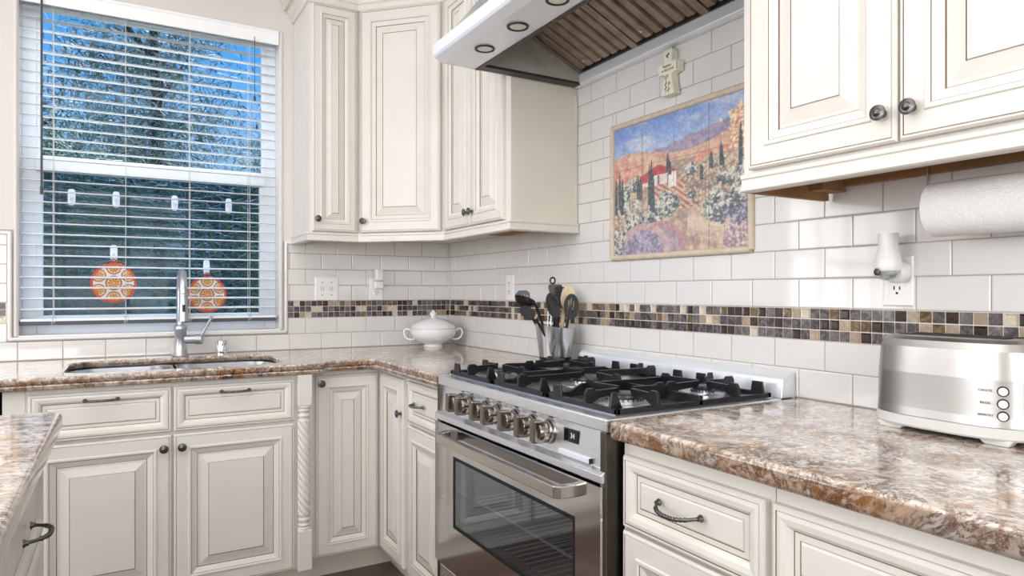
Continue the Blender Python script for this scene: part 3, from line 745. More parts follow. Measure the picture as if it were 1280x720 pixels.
# corner cabinet (L shape)
cc = thing('corner_base_cabinet', 'cream corner base cabinet with hinged angled doors and black knob', 'cabinet', (-.3, -.3, 0))
YF = -.600
MB().prism([(-.005, -.03), (-.905, -.03), (-.905, YF+.02), (-.580, YF+.02), (-.580, -.930), (-.005, -.930)], ZB0, ZB1, CARC).build('carcass', cc)
f = MB(); f.box((-.905, YF, ZB0), (-.600, YF+.0198, ZB1), PAINT); f.box((-.600, -.930, ZB0), (-.5802, YF, ZB1), PAINT); f.build('face_frame', cc)
d = front(cc, 'door', (-.884, YF, .112), UX, NY, .262, .742, sc_=.92); knob(d, (-.865, YF-.019, .823), NY)
d = front(cc, 'door', (-.600, -.622, .112), UY, NX, .276, .742, sc_=.92); knob(d, (-.619, -.884, .720), NX)
tk = MB(); tk.box((-.905, -.525, 0), (-.535, -.515, ZB0), CARC); tk.box((-.535, -.930, 0), (-.525, -.515, ZB0), CARC); tk.build('toe_kick', cc)
# unit left of the range
c2 = thing('base_cabinet', 'narrow cream base cabinet with drawer left of the range', 'cabinet', (-.3, -1.1, 0), 'cream base cabinets beside the range')
MB().box((-.580, -1.282, ZB0), (-.01, -.932, ZB1), CARC).build('carcass', c2)
MB().box((-.600, -1.282, ZB0), (-.5802, -.932, ZB1), PAINT).build('face_frame', c2)
dr = front(c2, 'drawer', (-.600, -.942, .694), UY, NX, .334, .160, DRAWP); pull(dr, (-.619, -1.065, .776), UY, NX, .085, .026)
front(c2, 'door', (-.600, -.942, .112), UY, NX, .334, .572)
toe(c2, (-.535, -1.282, 0), (-.525, -.932, ZB0))
# units right of the range
c3 = thing('base_cabinet', 'cream drawer base cabinet right beside the range', 'cabinet', (-.3, -2.4, 0), 'cream base cabinets beside the range')
bx = MB(); bx.box((-.580, -2.622, ZB0), (-.01, -2.222, ZB1), CARC); bx.build('carcass', c3)
MB().box((-.600, -2.622, ZB0), (-.5802, -2.222, ZB1), PAINT).build('face_frame', c3)
for z0, h in ((.684, .156), (.400, .276), (.112, .280)):
    dr = front(c3, 'drawer', (-.600, -2.236, z0), UY, NX, .376, h, DRAWP if h < .2 else DOORP); pull(dr, (-.619, -2.236-.175, z0+h/2+.006), UY, NX, .115, .030, drop=.008)
toe(c3, (-.535, -2.622, 0), (-.525, -2.222, ZB0))
c4 = thing('base_cabinet', 'cream base cabinet below the toaster with one wide drawer', 'cabinet', (-.3, -2.95, 0), 'cream base cabinets beside the range')
MB().box((-.580, -3.30, ZB0), (-.01, -2.624, ZB1), CARC).build('carcass', c4)
MB().box((-.600, -3.30, ZB0), (-.5802, -2.624, ZB1), PAINT).build('face_frame', c4)
for z0, h in ((.684, .156), (.400, .276), (.112, .280)):
    dr = front(c4, 'drawer', (-.600, -2.628, z0), UY, NX, .640, h, DRAWP if h < .2 else DOORP); pull(dr, (-.619, -2.948, z0+h/2), UY, NX, .115, .030, drop=.008)
toe(c4, (-.535, -3.30, 0), (-.525, -2.624, ZB0))

# ------------------------------------------------------------------ granite tops
def slab(name, outline, holes, label, z=ZC, th=.040, bev=.011, apron=None):
    cu = bpy.data.curves.new(name, 'CURVE'); cu.dimensions = '2D'; cu.fill_mode = 'BOTH'; cu.extrude = th/2-bev; cu.bevel_depth = bev; cu.bevel_resolution = 4; cu.offset = -bev
    for pts in [outline]+holes:
        sp_ = cu.splines.new('POLY'); sp_.points.add(len(pts)-1); sp_.use_cyclic_u = True
        for i, p in enumerate(pts): sp_.points[i].co = (p[0], p[1], 0, 1)
    tmp = bpy.data.objects.new('tmp', cu); COL.objects.link(tmp)
    me = bpy.data.meshes.new_from_object(tmp.evaluated_get(bpy.context.evaluated_depsgraph_get())); bpy.data.objects.remove(tmp)
    me.name = name; me.materials.clear(); me.materials.append(GRANITE)
    me.polygons.foreach_set('use_smooth', [True]*len(me.polygons)); me.set_sharp_from_angle(angle=math.radians(28))
    o = bpy.data.objects.new(name, me); COL.objects.link(o); o.location = (0, 0, z-th/2); ORG[o.name] = Vector(o.location)
    if apron:
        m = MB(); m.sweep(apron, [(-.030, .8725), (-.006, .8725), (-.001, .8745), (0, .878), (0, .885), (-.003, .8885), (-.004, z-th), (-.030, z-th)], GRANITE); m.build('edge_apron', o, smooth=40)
    if label: tag(o, label, 'countertop')
    return o
def arc(cx, cy, r, a0, a1, n=8): return [(cx+r*math.cos(math.radians(a0+(a1-a0)*i/n)), cy+r*math.sin(math.radians(a0+(a1-a0)*i/n))) for i in range(n+1)]
CF = -.700
out = [(-2.55, -.002), (-2.55, CF)]+[(-.93, CF)]+arc(-.885, CF+.02, .02, -90, 0, 5)+[(-.865, -.645), (-.675, -.645)]+arc(-.675, -.675, .03, 90, 0, 5)+[(-.645, -1.283), (-.002, -1.283), (-.002, -.002)]
def rrect(x0, x1, y0, y1, r, n=8):
    return arc(x1-r, y1-r, r, 0, 90, n)+arc(x0+r, y1-r, r, 90, 180, n)+arc(x0+r, y0+r, r, 180, 270, n)+arc(x1-r, y0+r, r, 270, 360, n)
SX0, SX1, SY0, SY1 = -1.745, -.995, -.612, -.160
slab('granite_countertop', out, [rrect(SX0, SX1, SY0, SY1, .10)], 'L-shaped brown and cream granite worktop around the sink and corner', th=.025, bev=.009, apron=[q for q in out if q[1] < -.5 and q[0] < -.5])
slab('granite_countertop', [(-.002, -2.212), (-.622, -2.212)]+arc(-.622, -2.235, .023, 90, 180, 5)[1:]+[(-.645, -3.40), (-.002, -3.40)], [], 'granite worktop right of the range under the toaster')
# backing strip so that the slabs sit on the carcasses is not needed: slabs rest at ZB1+2 mm

# sink
sk_ = thing('kitchen_sink', 'stainless double bowl sink set under the granite below the window', 'sink', (-1.37, -.38, .70))
def bowl(x0, x1, name):
    m = MB(); rings = []
    for (ins, z) in ((-.020, .8880), (-.006, .8880), (-.001, .882), (.004, .74), (.02, .712), (.06, .700)):
        rings.append([(px, py, z) for px, py in rrect(x0+ins, x1-ins, SY0-.004+ins, SY1+.004-ins, max(.085-ins*.5, .02), 8)])
    n_ = len(rings[0])
    for i in range(len(rings)-1):
        m.add(rings[i]+rings[i+1], [(j, (j+1) % n_, n_+(j+1) % n_, n_+j) for j in range(n_)], STEELH)
    m.add(rings[-1], [tuple(range(n_))], STEELH)
    cx = (x0+x1)/2; m.lathe([(.04, .7005), (.04, .7035), (.030, .702), (.012, .7015)], (cx, -.36, 0), (0, 0, 1), CHROME, 24)
    o = m.build(name, sk_, smooth=45, recalc=False)
    return o
bowl(SX0-.004, -1.395, 'bowl'); bowl(-1.365, SX1+.004, 'bowl')
MB().box((-1.3945, SY0, .80), (-1.3655, SY1, .868), STEELH).build('divider', sk_, bevel=.006)

# faucet
fx, fy = -1.345, -.088
fa = thing('kitchen_faucet', 'brushed nickel pull-down faucet standing behind the sink', 'faucet', (fx, fy, ZC))
m = MB(); m.lathe([(.034, 0), (.035, .004), (.028, .016), (.0245, .03), (.0240, .112), (.0262, .115), (.0262, .130), (.021, .137), (.016, .140)], (fx, fy, ZC), (0, 0, 1), STEELF, 32); m.build('body', fa, smooth=40)
m = MB(); ax = Vector((.0, -1, 0)).normalized(); R_ = .085; top = 1.195
path = [Vector((fx, fy, 1.04)), Vector((fx, fy, top))]
for i in range(1, 19):
    a = PI*i/18; path.append(Vector((fx, fy, top))+ax*(R_*(1-math.cos(a)))+Vector((0, 0, R_*math.sin(a))))
path.append(path[-1]+Vector((0, 0, -.006)))
m.tube(path, .0162, STEELF, 24); m.build('spout', fa, smooth=50)
e = path[-1]
m = MB(); m.lathe([(.0160, 0), (.0185, -.002), (.0185, -.008), (.0168, -.010), (.0172, -.05), (.0200, -.105), (.0205, -.114), (.0170, -.116), (.0165, -.112)], e, (0, 0, 1), STEELF, 28); sh_ = m.build('spray_head', fa, smooth=40)
MB().box((e.x-.006, e.y-.0215, e.z-.075), (e.x+.006, e.y-.0125, e.z-.045), DARKBR).build('spray_button', sh_, bevel=.002)
m = MB(); H0 = Vector((fx+.012, fy, .988)); hd = Vector((1, -.35, .0)).normalized()
m.tube([H0, H0+hd*.050], .0195, STEELF, 24); m.tube([H0+hd*.050, H0+hd*.078, H0+hd*.080], [.0225, .0225, .019], STEELF, 24)
hv = m.build('valve', fa, smooth=45)
m = MB(); q = H0+hd*.066; ld = Vector((.50, -.15, 1)).normalized(); sd = ld.cross(Vector((0, 1, 0))).normalized()
m.obox(q+ld*.062, sd*.006, ld*.052, sd.cross(ld)*.010, STEELF); m.build('lever', fa, bevel=.003)
ag = thing('air_gap_cap', 'chrome cylindrical air gap cap on the counter right of the faucet', 'air gap', (-1.176, -.078, ZC))
m = MB(); m.lathe([(.0265, 0), (.0265, .003), (.0240, .005), (.0240, .057), (.0225, .062), (0, .063)], (-1.176, -.078, ZC), (0, 0, 1), CHROME, 28); m.build('cap', ag, smooth=40)
MB().box((-1.179, -.1035, .955), (-1.173, -.1000, .963), BLACK).build('vent_slot', ag)

# ------------------------------------------------------------------ tureen
tx, ty = -.175, -.170
tu = thing('soup_tureen', 'white porcelain lidded tureen with two loop handles in the counter corner', 'tureen', (tx, ty, ZC))
m = MB(); m.lathe([(.050, 0), (.052, .004), (.046, .010), (.050, .016), (.082, .030), (.108, .052), (.1165, .075), (.116, .090), (.1165, .094), (.112, .096)], (tx, ty, ZC), (0, 0, 1), PORC, 48); m.build('bowl', tu, smooth=50)
ld_ = MB(); ld_.lathe([(.115, .096), (.1165, .099), (.110, .112), (.088, .130), (.055, .143), (.025, .149), (.013, .152), (.010, .157)], (tx, ty, ZC), (0, 0, 1), PORC, 48); lid = ld_.build('lid', tu, smooth=50)
m = MB(); m.lathe([(.010, .154), (.010, .158), (.016, .163), (.019, .170), (.014, .178), (.005, .187), (0, .192)], (tx, ty, ZC), (0, 0, 1), PORC, 24); m.build('lid_knob', lid, smooth=50)
hdv = Vector((.93, -.37, 0)).normalized()
for sgn in (-1, 1):
    m = MB(); c = Vector((tx, ty, ZC+.075))
    pts = [c+hdv*sgn*(.108+.010)+Vector((0, 0, .010)), c+hdv*sgn*.130+Vector((0, 0, .019)), c+hdv*sgn*.146+Vector((0, 0, .015)), c+hdv*sgn*.151+Vector((0, 0, -.004)), c+hdv*sgn*.142+Vector((0, 0, -.026)), c+hdv*sgn*.124+Vector((0, 0, -.038)), c+hdv*sgn*.096+Vector((0, 0, -.036))]
    # smooth the path
    for _ in range(2):
        q = [pts[0]]
        for i in range(len(pts)-1): q += [pts[i]*.75+pts[i+1]*.25, pts[i]*.25+pts[i+1]*.75]
        pts = q+[pts[-1]]
    m.tube(pts, .0048, PORC, 10); m.build('handle', tu, smooth=60)

# ------------------------------------------------------------------ utensil crock with utensils
kx, ky = -.104, -1.200
RT = Vector((.866, -.5, 0)); FWD = Vector((.5, .866, 0)); UPV = Vector((0, 0, 1))
ck = thing('utensil_crock', 'stainless steel utensil crock with black base left of the range back', 'utensil holder', (kx, ky, ZC))
m = MB(); m.lathe([(.057, 0), (.059, .003), (.0625, .030), (.0625, .032)], (kx, ky, ZC), (0, 0, 1), BLACKP, 40); m.build('base', ck, smooth=40)
m = MB(); n = 48; vs = []; rows = 12
def crock_z(a, t):      # rim slopes down towards the viewer's right
    topz = .150+.010*(-math.cos(a-math.radians(-30)))
    return .032+(topz-.032)*t
for sgn in (0, 1):
    for i in range(rows+1):
        for j in range(n):
            a = 2*PI*j/n; t = i/rows; r_ = .0625+.0160*t-(.0015 if sgn else 0); vs.append((kx+r_*math.cos(a), ky+r_*math.sin(a), ZC+crock_z(a, t)))
fs = []
o2 = (rows+1)*n
for i in range(rows):
    for j in range(n):
        fs.append((i*n+j, i*n+(j+1) % n, (i+1)*n+(j+1) % n, (i+1)*n+j)); fs.append((o2+i*n+(j+1) % n, o2+i*n+j, o2+(i+1)*n+j, o2+(i+1)*n+(j+1) % n))
for j in range(n): fs.append((rows*n+j, rows*n+(j+1) % n, o2+rows*n+(j+1) % n, o2+rows*n+j))
fs.append(tuple(o2+j for j in range(n)))
m.add(vs, fs, steel('crock_steel', (0.80, 0.80, 0.81), 0.24, (30, 30, 1), 0.05)); m.build('cup', ck, smooth=50)
K0 = Vector((kx, ky, ZC+.04))
def at(s, d, z): return Vector((kx, ky, 0))+RT*s+FWD*d+UPV*z
def blade(mb, c, up_, side, outline, th, mat, slots=()):
    """flat head: outline (s,t) in the side/up plane, optional slots as separate dark insets avoided: built as grid with holes"""
    up_ = up_.normalized(); side = side.normalized(); nrm = side.cross(up_)
    bm = bmesh.new()
    vs = [bm.verts.new(c+side*s+up_*t) for s, t in outline]; es = [bm.edges.new((vs[i], vs[(i+1) % len(vs)])) for i in range(len(vs))]
    for sl in slots:
        ws = [bm.verts.new(c+side*s+up_*t) for s, t in sl]; es += [bm.edges.new((ws[i], ws[(i+1) % len(ws)])) for i in range(len(ws))]
    r = bmesh.ops.triangle_fill(bm, use_beauty=True, use_dissolve=False, edges=es)
    g = bmesh.ops.extrude_face_region(bm, geom=bm.faces[:])
    for v in g['geom']:
        if isinstance(v, bmesh.types.BMVert): v.co += nrm*th
    bm.verts.index_update()
    mb.add([v.co.copy() for v in bm.verts], [[v.index for v in f.verts] for f in bm.faces], mat); bm.free()
def oval(a, b, n=24, e=1.0, cx=0, cy=0): return [(cx+a*math.copysign(abs(math.cos(2*PI*i/n))**e, math.cos(2*PI*i/n)), cy+b*math.copysign(abs(math.sin(2*PI*i/n))**e, math.sin(2*PI*i/n))) for i in range(n)]
UG = 'cooking utensils in the steel crock'
def utensil(name, label): return thing(name, label, 'utensil', K0, UG)
# slotted turner (blue grey)
u = utensil('slotted_turner', 'blue grey slotted nylon turner leaning left at the back of the crock')
h0, h1 = at(-.02, .02, .960), at(-.105, .035, 1.130)
m = MB(); m.tube([h0, h1], .0055, BLACKP, 8); m.build('handle', u, smooth=50)
upd = (at(-.128, .035, 1.20)-h1); m = MB()
blade(m, at(-.122, .035, 1.165), Vector(upd)+Vector((0, 0, .02)), RT, [(-.022, -.040), (.018, -.042), (.030, .030), (.020, .040), (-.012, .038), (-.030, .022)], .003, BLUEGREY, [oval(.0025, .018, 10, 1, sx, .004) for sx in (-.015, -.004, .007, .017)])
m.build('slotted_head', u)
# ladle
u = utensil('ladle', 'black ladle with its bowl turned left above the crock rim')
m = MB(); pts = [at(-.02, -.02, .965), at(-.050, -.02, 1.070), at(-.072, -.02, 1.135), at(-.088, -.02, 1.160), at(-.105, -.02, 1.168)]; m.tube(pts, [.005, .0055, .006, .006, .005], BLACKP, 10); m.build('handle', u, smooth=60)
m = MB(); m.lathe([(.003, -.020), (.022, -.015), (.036, -.002), (.042, .013), (.0405, .013), (.034, 0), (.02, -.012), (0, -.017)], at(-.122, -.02, 1.158), (0.12, -.35, .93), BLACKP, 28); m.build('bowl', u, smooth=50)
# small black turner low left
u = utensil('serving_spoon', 'black spoon leaning low to the left below the ladle')
m = MB(); m.tube([at(-.005, -.048, .965), at(-.078, -.062, 1.095)], .0055, BLACKP, 8); m.build('handle', u, smooth=50)
m = MB(); blade(m, at(-.110, -.062, 1.118), Vector((-.866*.75, .5*.75, .55)), Vector((.866*.55, -.5*.55, .75)), oval(.022, .032, 20, .8), .004, BLACKP); m.build('spoon_head', u, bevel=.0015)
# black solid spoon, centre
u = utensil('solid_spoon', 'black solid spoon standing upright at the front of the crock')
m = MB(); m.tube([at(.005, -.03, .965), at(.004, -.035, 1.105)], .0055, BLACKP, 8); m.build('handle', u, smooth=50)
m = MB(); c = at(-.012, -.036, 1.145)
prof = [(.0, -.002), (.012, -.0015), (.021, .002), (.026, .006), (.0245, .0062), (.018, .0035), (0, .001)]
m.lathe(prof, c, -FWD+UPV*.1, BLACKP, 28)
for i in range(len(m.v)):
    dd = m.v[i]-c; t = dd.dot(UPV); s_ = dd.dot(RT); m.v[i] = c+FWD*dd.dot(FWD)+UPV*(t*1.85)+RT*(s_-t*.35)
m.build('spoon_head', u, smooth=50)
# whisk / steel tongs
u = utensil('steel_tongs', 'thin polished steel tongs standing between the black spoons')
for s0, s1 in ((-.030, -.026), (-.018, -.014)):
    m = MB(); m.tube([at(s0*.4, .0, .96), at(s0, .005, 1.07), at(s1, .005, 1.125)], .0035, CHROME, 8); m.build('arm', u, smooth=60)
# brown spatula with hanging loop
u = utensil('spatula', 'dark brown flat spatula with a black hanging ring, tallest in the crock')
m = MB(); m.tube([at(.0, .035, .96), at(-.002, .04, 1.16)], .006, BLACKP, 8); m.build('handle', u, smooth=50)
m = MB(); blade(m, at(.002, .04, 1.195), UPV, RT, [(-.018, -.030), (.018, -.030), (.030, .018), (.024, .032), (-.024, .032), (-.028, .024)], .006, BROWNW); m.build('flat_head', u, bevel=.0015)
m = MB(); cc_ = at(-.008, .04, 1.242); m.tube([cc_+RT*(.0095*math.cos(a))+UPV*(.012*math.sin(a)) for a in [2*PI*i/20 for i in range(21)]], .0034, BLACKP, 8); m.tube([at(-.006, .04, 1.225), at(-.004, .04, 1.20)], .006, BLACKP, 8); m.build('hanging_ring', u, smooth=60)
# pasta server
u = utensil('pasta_server', 'black toothed pasta server standing behind the central spoon')
m = MB(); m.tube([at(.006, .028, .96), at(.016, .028, 1.15)], .0055, BLACKP, 8); m.build('handle', u, smooth=50)
m = MB()
for i in range(6): m.obox(at(.018, .020, 1.150+i*.0125), RT*.018, FWD*.006, (UPV*1+RT*.2)*.0035, BLACKP)
m.obox(at(.018, .028, 1.180), RT*.012, FWD*.003, UPV*.040, BLACKP); m.build('toothed_head', u, bevel=.001)
# wooden spoon
u = utensil('wooden_spoon', 'pale wooden spoon with a broad oval head on the right of the crock')
m = MB(); m.tube([at(.012, .0, .962), at(.034, .0, 1.130)], [.0065, .008], BEIGEW, 10); m.build('handle', u, smooth=50)
m = MB(); c = at(.048, .004, 1.175)
m.lathe([(0, -.004), (.014, -.003), (.024, .001), (.0275, .006), (.026, .0064), (.018, .004), (0, .001)], c, -FWD, BEIGEW, 28)
for i in range(len(m.v)):
    dd = m.v[i]-c; t = dd.dot(UPV); s_ = dd.dot(RT); m.v[i] = c+FWD*dd.dot(FWD)+UPV*(t*1.75)+RT*(s_+t*.15)
m.build('spoon_head', u, smooth=50)
# slotted spoon
u = utensil('slotted_spoon', 'black slotted spoon at the far right of the crock')
m = MB(); m.tube([at(.028, -.02, .965), at(.046, -.022, 1.085), at(.055, -.024, 1.11)], .0055, BLACKP, 8); m.build('handle', u, smooth=50)
m = MB(); blade(m, at(.060, -.026, 1.140), UPV*1+RT*.02, RT, oval(.029, .050, 28), .004, BLACKP, [oval(.0028, .015, 10, 1, sx, sy) for sx, sy in ((-.010, .012), (-.001, .020), (.009, .010), (-.013, -.016), (.004, -.016))]); m.build('slotted_head', u)

# ------------------------------------------------------------------ range
RY0, RY1 = -1.287, -2.207; RXF = -.642
rg = thing('gas_range', 'stainless steel gas range with seven knobs, oven window and black grates', 'range', (-.33, -1.745, 0))
m = MB(); m.box((-.615, RY1, .10), (-.012, RY0, .885), STEELD); 
m.box((-.645, RY1, .12), (-.615, RY1+.018, .886), STEELD); m.box((-.645, RY0-.018, .12), (-.615, RY0, .886), STEELD)
# hollow oven: build body as shell
m = MB()
m.box((-.642, RY1, .10), (-.012, RY1+.02, .885), STEELD); m.box((-.642, RY0-.02, .10), (-.012, RY0, .885), STEELD)
m.box((-.60, RY1+.02, .10), (-.012, RY0-.02, .14), STEELD); m.box((-.05, RY1+.02, .14), (-.012, RY0-.02, .885), STEELD); m.box((-.60, RY1+.02, .78), (-.05, RY0-.02, .885), STEELD)
m.build('body', rg, bevel=.002)
m = MB(); CAV = simple('oven_enamel', (0.33, 0.36, 0.40), 0.35)
m.box((-.598, RY1+.10, .30), (-.10, RY1+.105, .76), CAV); m.box((-.598, RY0-.105, .30), (-.10, RY0-.10, .76), CAV)
m.box((-.598, RY1+.10, .30), (-.10, RY0-.10, .305), CAV); m.box((-.598, RY1+.10, .755), (-.10, RY0-.10, .76), CAV); m.box((-.105, RY1+.10, .30), (-.10, RY0-.10, .76), CAV)
m.build('oven_cavity', rg)
m = MB()
for zr in (.40, .52):
    m.tube([(-.575, RY1+.11, zr), (-.575, RY0-.11, zr)], .0035, TBASE, 6)
    for i in range(22):
        y = RY1+.12+i*.0318; m.tube([(-.57, y, zr), (-.14, y, zr)], .0018, TBASE, 5)
m.build('oven_rack', rg, smooth=50)
# cooktop
m = MB(); m.box((-.640, RY1, .884), (-.055, RY0, .9145), STEEL); m.box((-.055, RY1, .884), (-.012, RY0, .90), STEEL)
m.build('cooktop', rg, bevel=.004, seg=3)
m = MB(); m.box((-.598, RY1+.022, .9147), (-.068, RY0-.022, .9175), STEELH); m.build('burner_tray', rg, bevel=.002)
m = MB(); m.extr([(-.058, RY0, .9147), (-.052, RY0, .964), (-.044, RY0, .972), (-.003, RY0, .982), (-.003, RY0, .895), (-.011, RY0, .895), (-.011, RY0, .9147)], (0, RY1-RY0, 0), WH); m.build('backguard', rg, bevel=.002)
# control panel
m = MB(); m.extr([(-.630, RY0-.003, .884), (-.636, RY0-.003, .800), (-.652, RY0-.003, .790), (-.652, RY0-.003, .772), (-.60, RY0-.003, .772), (-.60, RY0-.003, .884)], (0, RY1-RY0+.006, 0), STEEL)
cp = m.build('control_panel', rg, bevel=.0015)
KY = [-1.462, -1.527, -1.628, -1.700, -1.800, -1.890, -1.970]
PX = lambda z: -.630-.006*(.884-z)/.084
for y in KY:
    kn = MB(); p = Vector((PX(.846), y, .846)); nrm = Vector((-1, 0, .07)).normalized()
    kn.lathe([(.0312, 0), (.0312, .003), (.0285, .005), (.0275, .013), (.0240, .015), (.0225, .040), (.0210, .042), (0, .042)], p, nrm, STEELK, 40)
    ko = kn.build('control_knob', rg, smooth=35)
    g_ = MB(); g_.obox(p+nrm*.038, nrm*.017, Vector((0, .0125, 0)), Vector((0, 0, .0285)), STEELK); g_.build('knob_grip', ko, bevel=.004, seg=3)
    m = MB(); m.box((PX(.881)-.0006, y-.010, .8792), (PX(.881)+.001, y+.010, .8822), TXT); m.build('knob_marking', cp)
m = MB(); m.box((-.6355, -2.094, .836), (-.62, -2.034, .868), DISPLAY); dsp = m.build('clock_display', cp, bevel=.001)
m = MB(); m.box((-.643, -2.146, .803), (-.62, -2.020, .815), WH); m.box((-.6435, -2.151, .8025), (-.62, -2.1462, .8155), BLACKP); m.build('button_bar', cp, bevel=.0015)
def text(name, body, size, M_, mat, parent, ext=.0003):
    cu = bpy.data.curves.new(name, 'FONT'); cu.body = body; cu.size = size; cu.extrude = ext; cu.align_x = 'CENTER'; cu.align_y = 'CENTER'
    t = bpy.data.objects.new('tmp', cu); COL.objects.link(t)
    me = bpy.data.meshes.new_from_object(t.evaluated_get(bpy.context.evaluated_depsgraph_get())); bpy.data.objects.remove(t)
    org = ORG[parent.name]; me.transform(Matrix.Translation(-org) @ M_); me.materials.clear(); me.materials.append(mat)
    o = bpy.data.objects.new(name, me); COL.objects.link(o); o.parent = parent; ORG[o.name] = org
    return o
# text plane on a face looking to -x: local x -> -y, local y -> +z
def TXM(p): return Matrix.Translation(Vector(p)) @ Matrix(((0, 0, -1, 0), (-1, 0, 0, 0), (0, 1, 0, 0), (0, 0, 0, 1)))
text('display_digits', '34', .018, TXM((-.6362, -2.072, .852)), LEDTXT, dsp)
# oven door with window
DX0, DX1 = -.652, -.606; dy0, dy1 = RY0-.006, RY1+.006; dz0, dz1 = .300, .764
wy0, wy1, wz0, wz1 = -1.440, -2.100, .448, .668
od = MB()
def frame_yz(mb, x0, x1, Y0, Y1, Z0, Z1, a0, a1, b0, b1, mat):
    o_ = [(Y0, Z0), (Y1, Z0), (Y1, Z1), (Y0, Z1)]
    rr = .012
    i_ = [(a0, b0), (a1, b0), (a1, b1), (a0, b1)]
    for x, fl in ((x0, 0), (x1, 1)):
        mb.add([(x, *p) for p in o_]+[(x, *p) for p in i_], [(j, (j+1) % 4, 4+(j+1) % 4, 4+j) for j in range(4)], mat)
    mb.add([(x0, *p) for p in o_]+[(x1, *p) for p in o_], [(j, (j+1) % 4, 4+(j+1) % 4, 4+j) for j in range(4)], mat)
    mb.add([(x0, *p) for p in i_]+[(x1, *p) for p in i_], [(j, (j+1) % 4, 4+(j+1) % 4, 4+j) for j in range(4)], mat)
frame_yz(od, DX0, DX1, dy0, dy1, dz0, dz1, wy0, wy1, wz0, wz1, STEEL)
STEELDR = steel('polished_door_steel', (0.86, 0.855, 0.86), 0.10, (1, 1, 90), 0.05); od.mats = [STEELDR]
ovd = od.build('oven_door', rg)
m = MB(); m.box((DX0+.002, wy0+.004, wz0-.004), (DX0+.006, wy1-.004, wz1+.004), OGLASS); m.build('oven_window', ovd)
m = MB(); frame_yz(m, DX0-.0008, DX0+.003, wy0+.004, wy1-.004, wz0-.004, wz1+.004, wy0-.003, wy1+.003, wz0+.004, wz1-.006, BLACK); m.build('window_gasket', ovd)
# handle: wide flat bar on two swept ends
m = MB(); hx = -.700; hy0, hy1 = -1.398, -2.098; hz0, hz1 = .716, .746
m.extr([(DX0, hy0+.012, hz0+.002), (hx+.012, hy0+.002, hz0), (hx, hy0-.012, hz0), (hx, hy1+.012, hz0), (hx+.012, hy1-.002, hz0), (DX0, hy1-.012, hz0+.002), (DX0, hy1+.010, hz0+.002), (hx+.022, hy1+.018, hz0), (hx+.016, hy1+.030, hz0), (hx+.016, hy0-.030, hz0), (hx+.022, hy0-.018, hz0), (DX0, hy0-.010, hz0+.002)], (0, 0, hz1-hz0), STEELH)
m.mats = [steel('handle_steel', (0.80, 0.78, 0.76), 0.2, (1, 1, 60), 0.06)]
m.build('door_handle', ovd, bevel=.0025)
m = MB(); m.box((-.640, dy0, .125), (-.606, dy1, .286), STEEL); m.build('storage_drawer', rg, bevel=.003)
m = MB(); m.box((-.60, RY1+.02, .02), (-.58, RY0-.02, .10), BLACK); m.build('kick_plate', rg)
for x in (-.56, -.08):
    for y in (RY0-.06, RY1+.06):
        m = MB(); m.lathe([(.02, 0), (.02, .01), (.012, .02), (.012, .1)], (x, y, 0), (0, 0, 1), STEEL, 16); m.build('leg', rg, smooth=40)
# burners
def burner(x, y, R, brass=False):
    z = .9178; m = MB()
    m.lathe([(R*1.45, 0), (R*1.45, .002), (R*1.25, .004), (R*1.02, .006), (R*1.02, .014), (R*.9, .0155), (R*.2, .0155)], (x, y, z), (0, 0, 1), STEELH, 40)
    b_ = m.build('burner', rg, smooth=30)
    m = MB(); m.lathe([(R*.92, .0158), (R*.95, .018), (R*.93, .0235), (R*.85, .0255), (0, .026)], (x, y, z), (0, 0, 1), CASTIRON, 40); m.build('burner_cap', b_, smooth=30)
    m = MB()
    for i in range(24):
        a = 2*PI*i/24; m.obox(Vector((x, y, z+.012))+Vector((math.cos(a), math.sin(a), 0))*R*1.03, Vector((math.cos(a), math.sin(a), 0))*.0015, Vector((-math.sin(a), math.cos(a), 0))*.0015, Vector((0, 0, .0022)), BLACK)
    m.build('flame_ports', b_)
    return b_
BP = [(-.475, -1.425, .036), (-.205, -1.425, .030), (-.340, -1.745, .060), (-.470, -2.065, .046), (-.200, -2.065, .030)]
for b in BP: burner(*b)
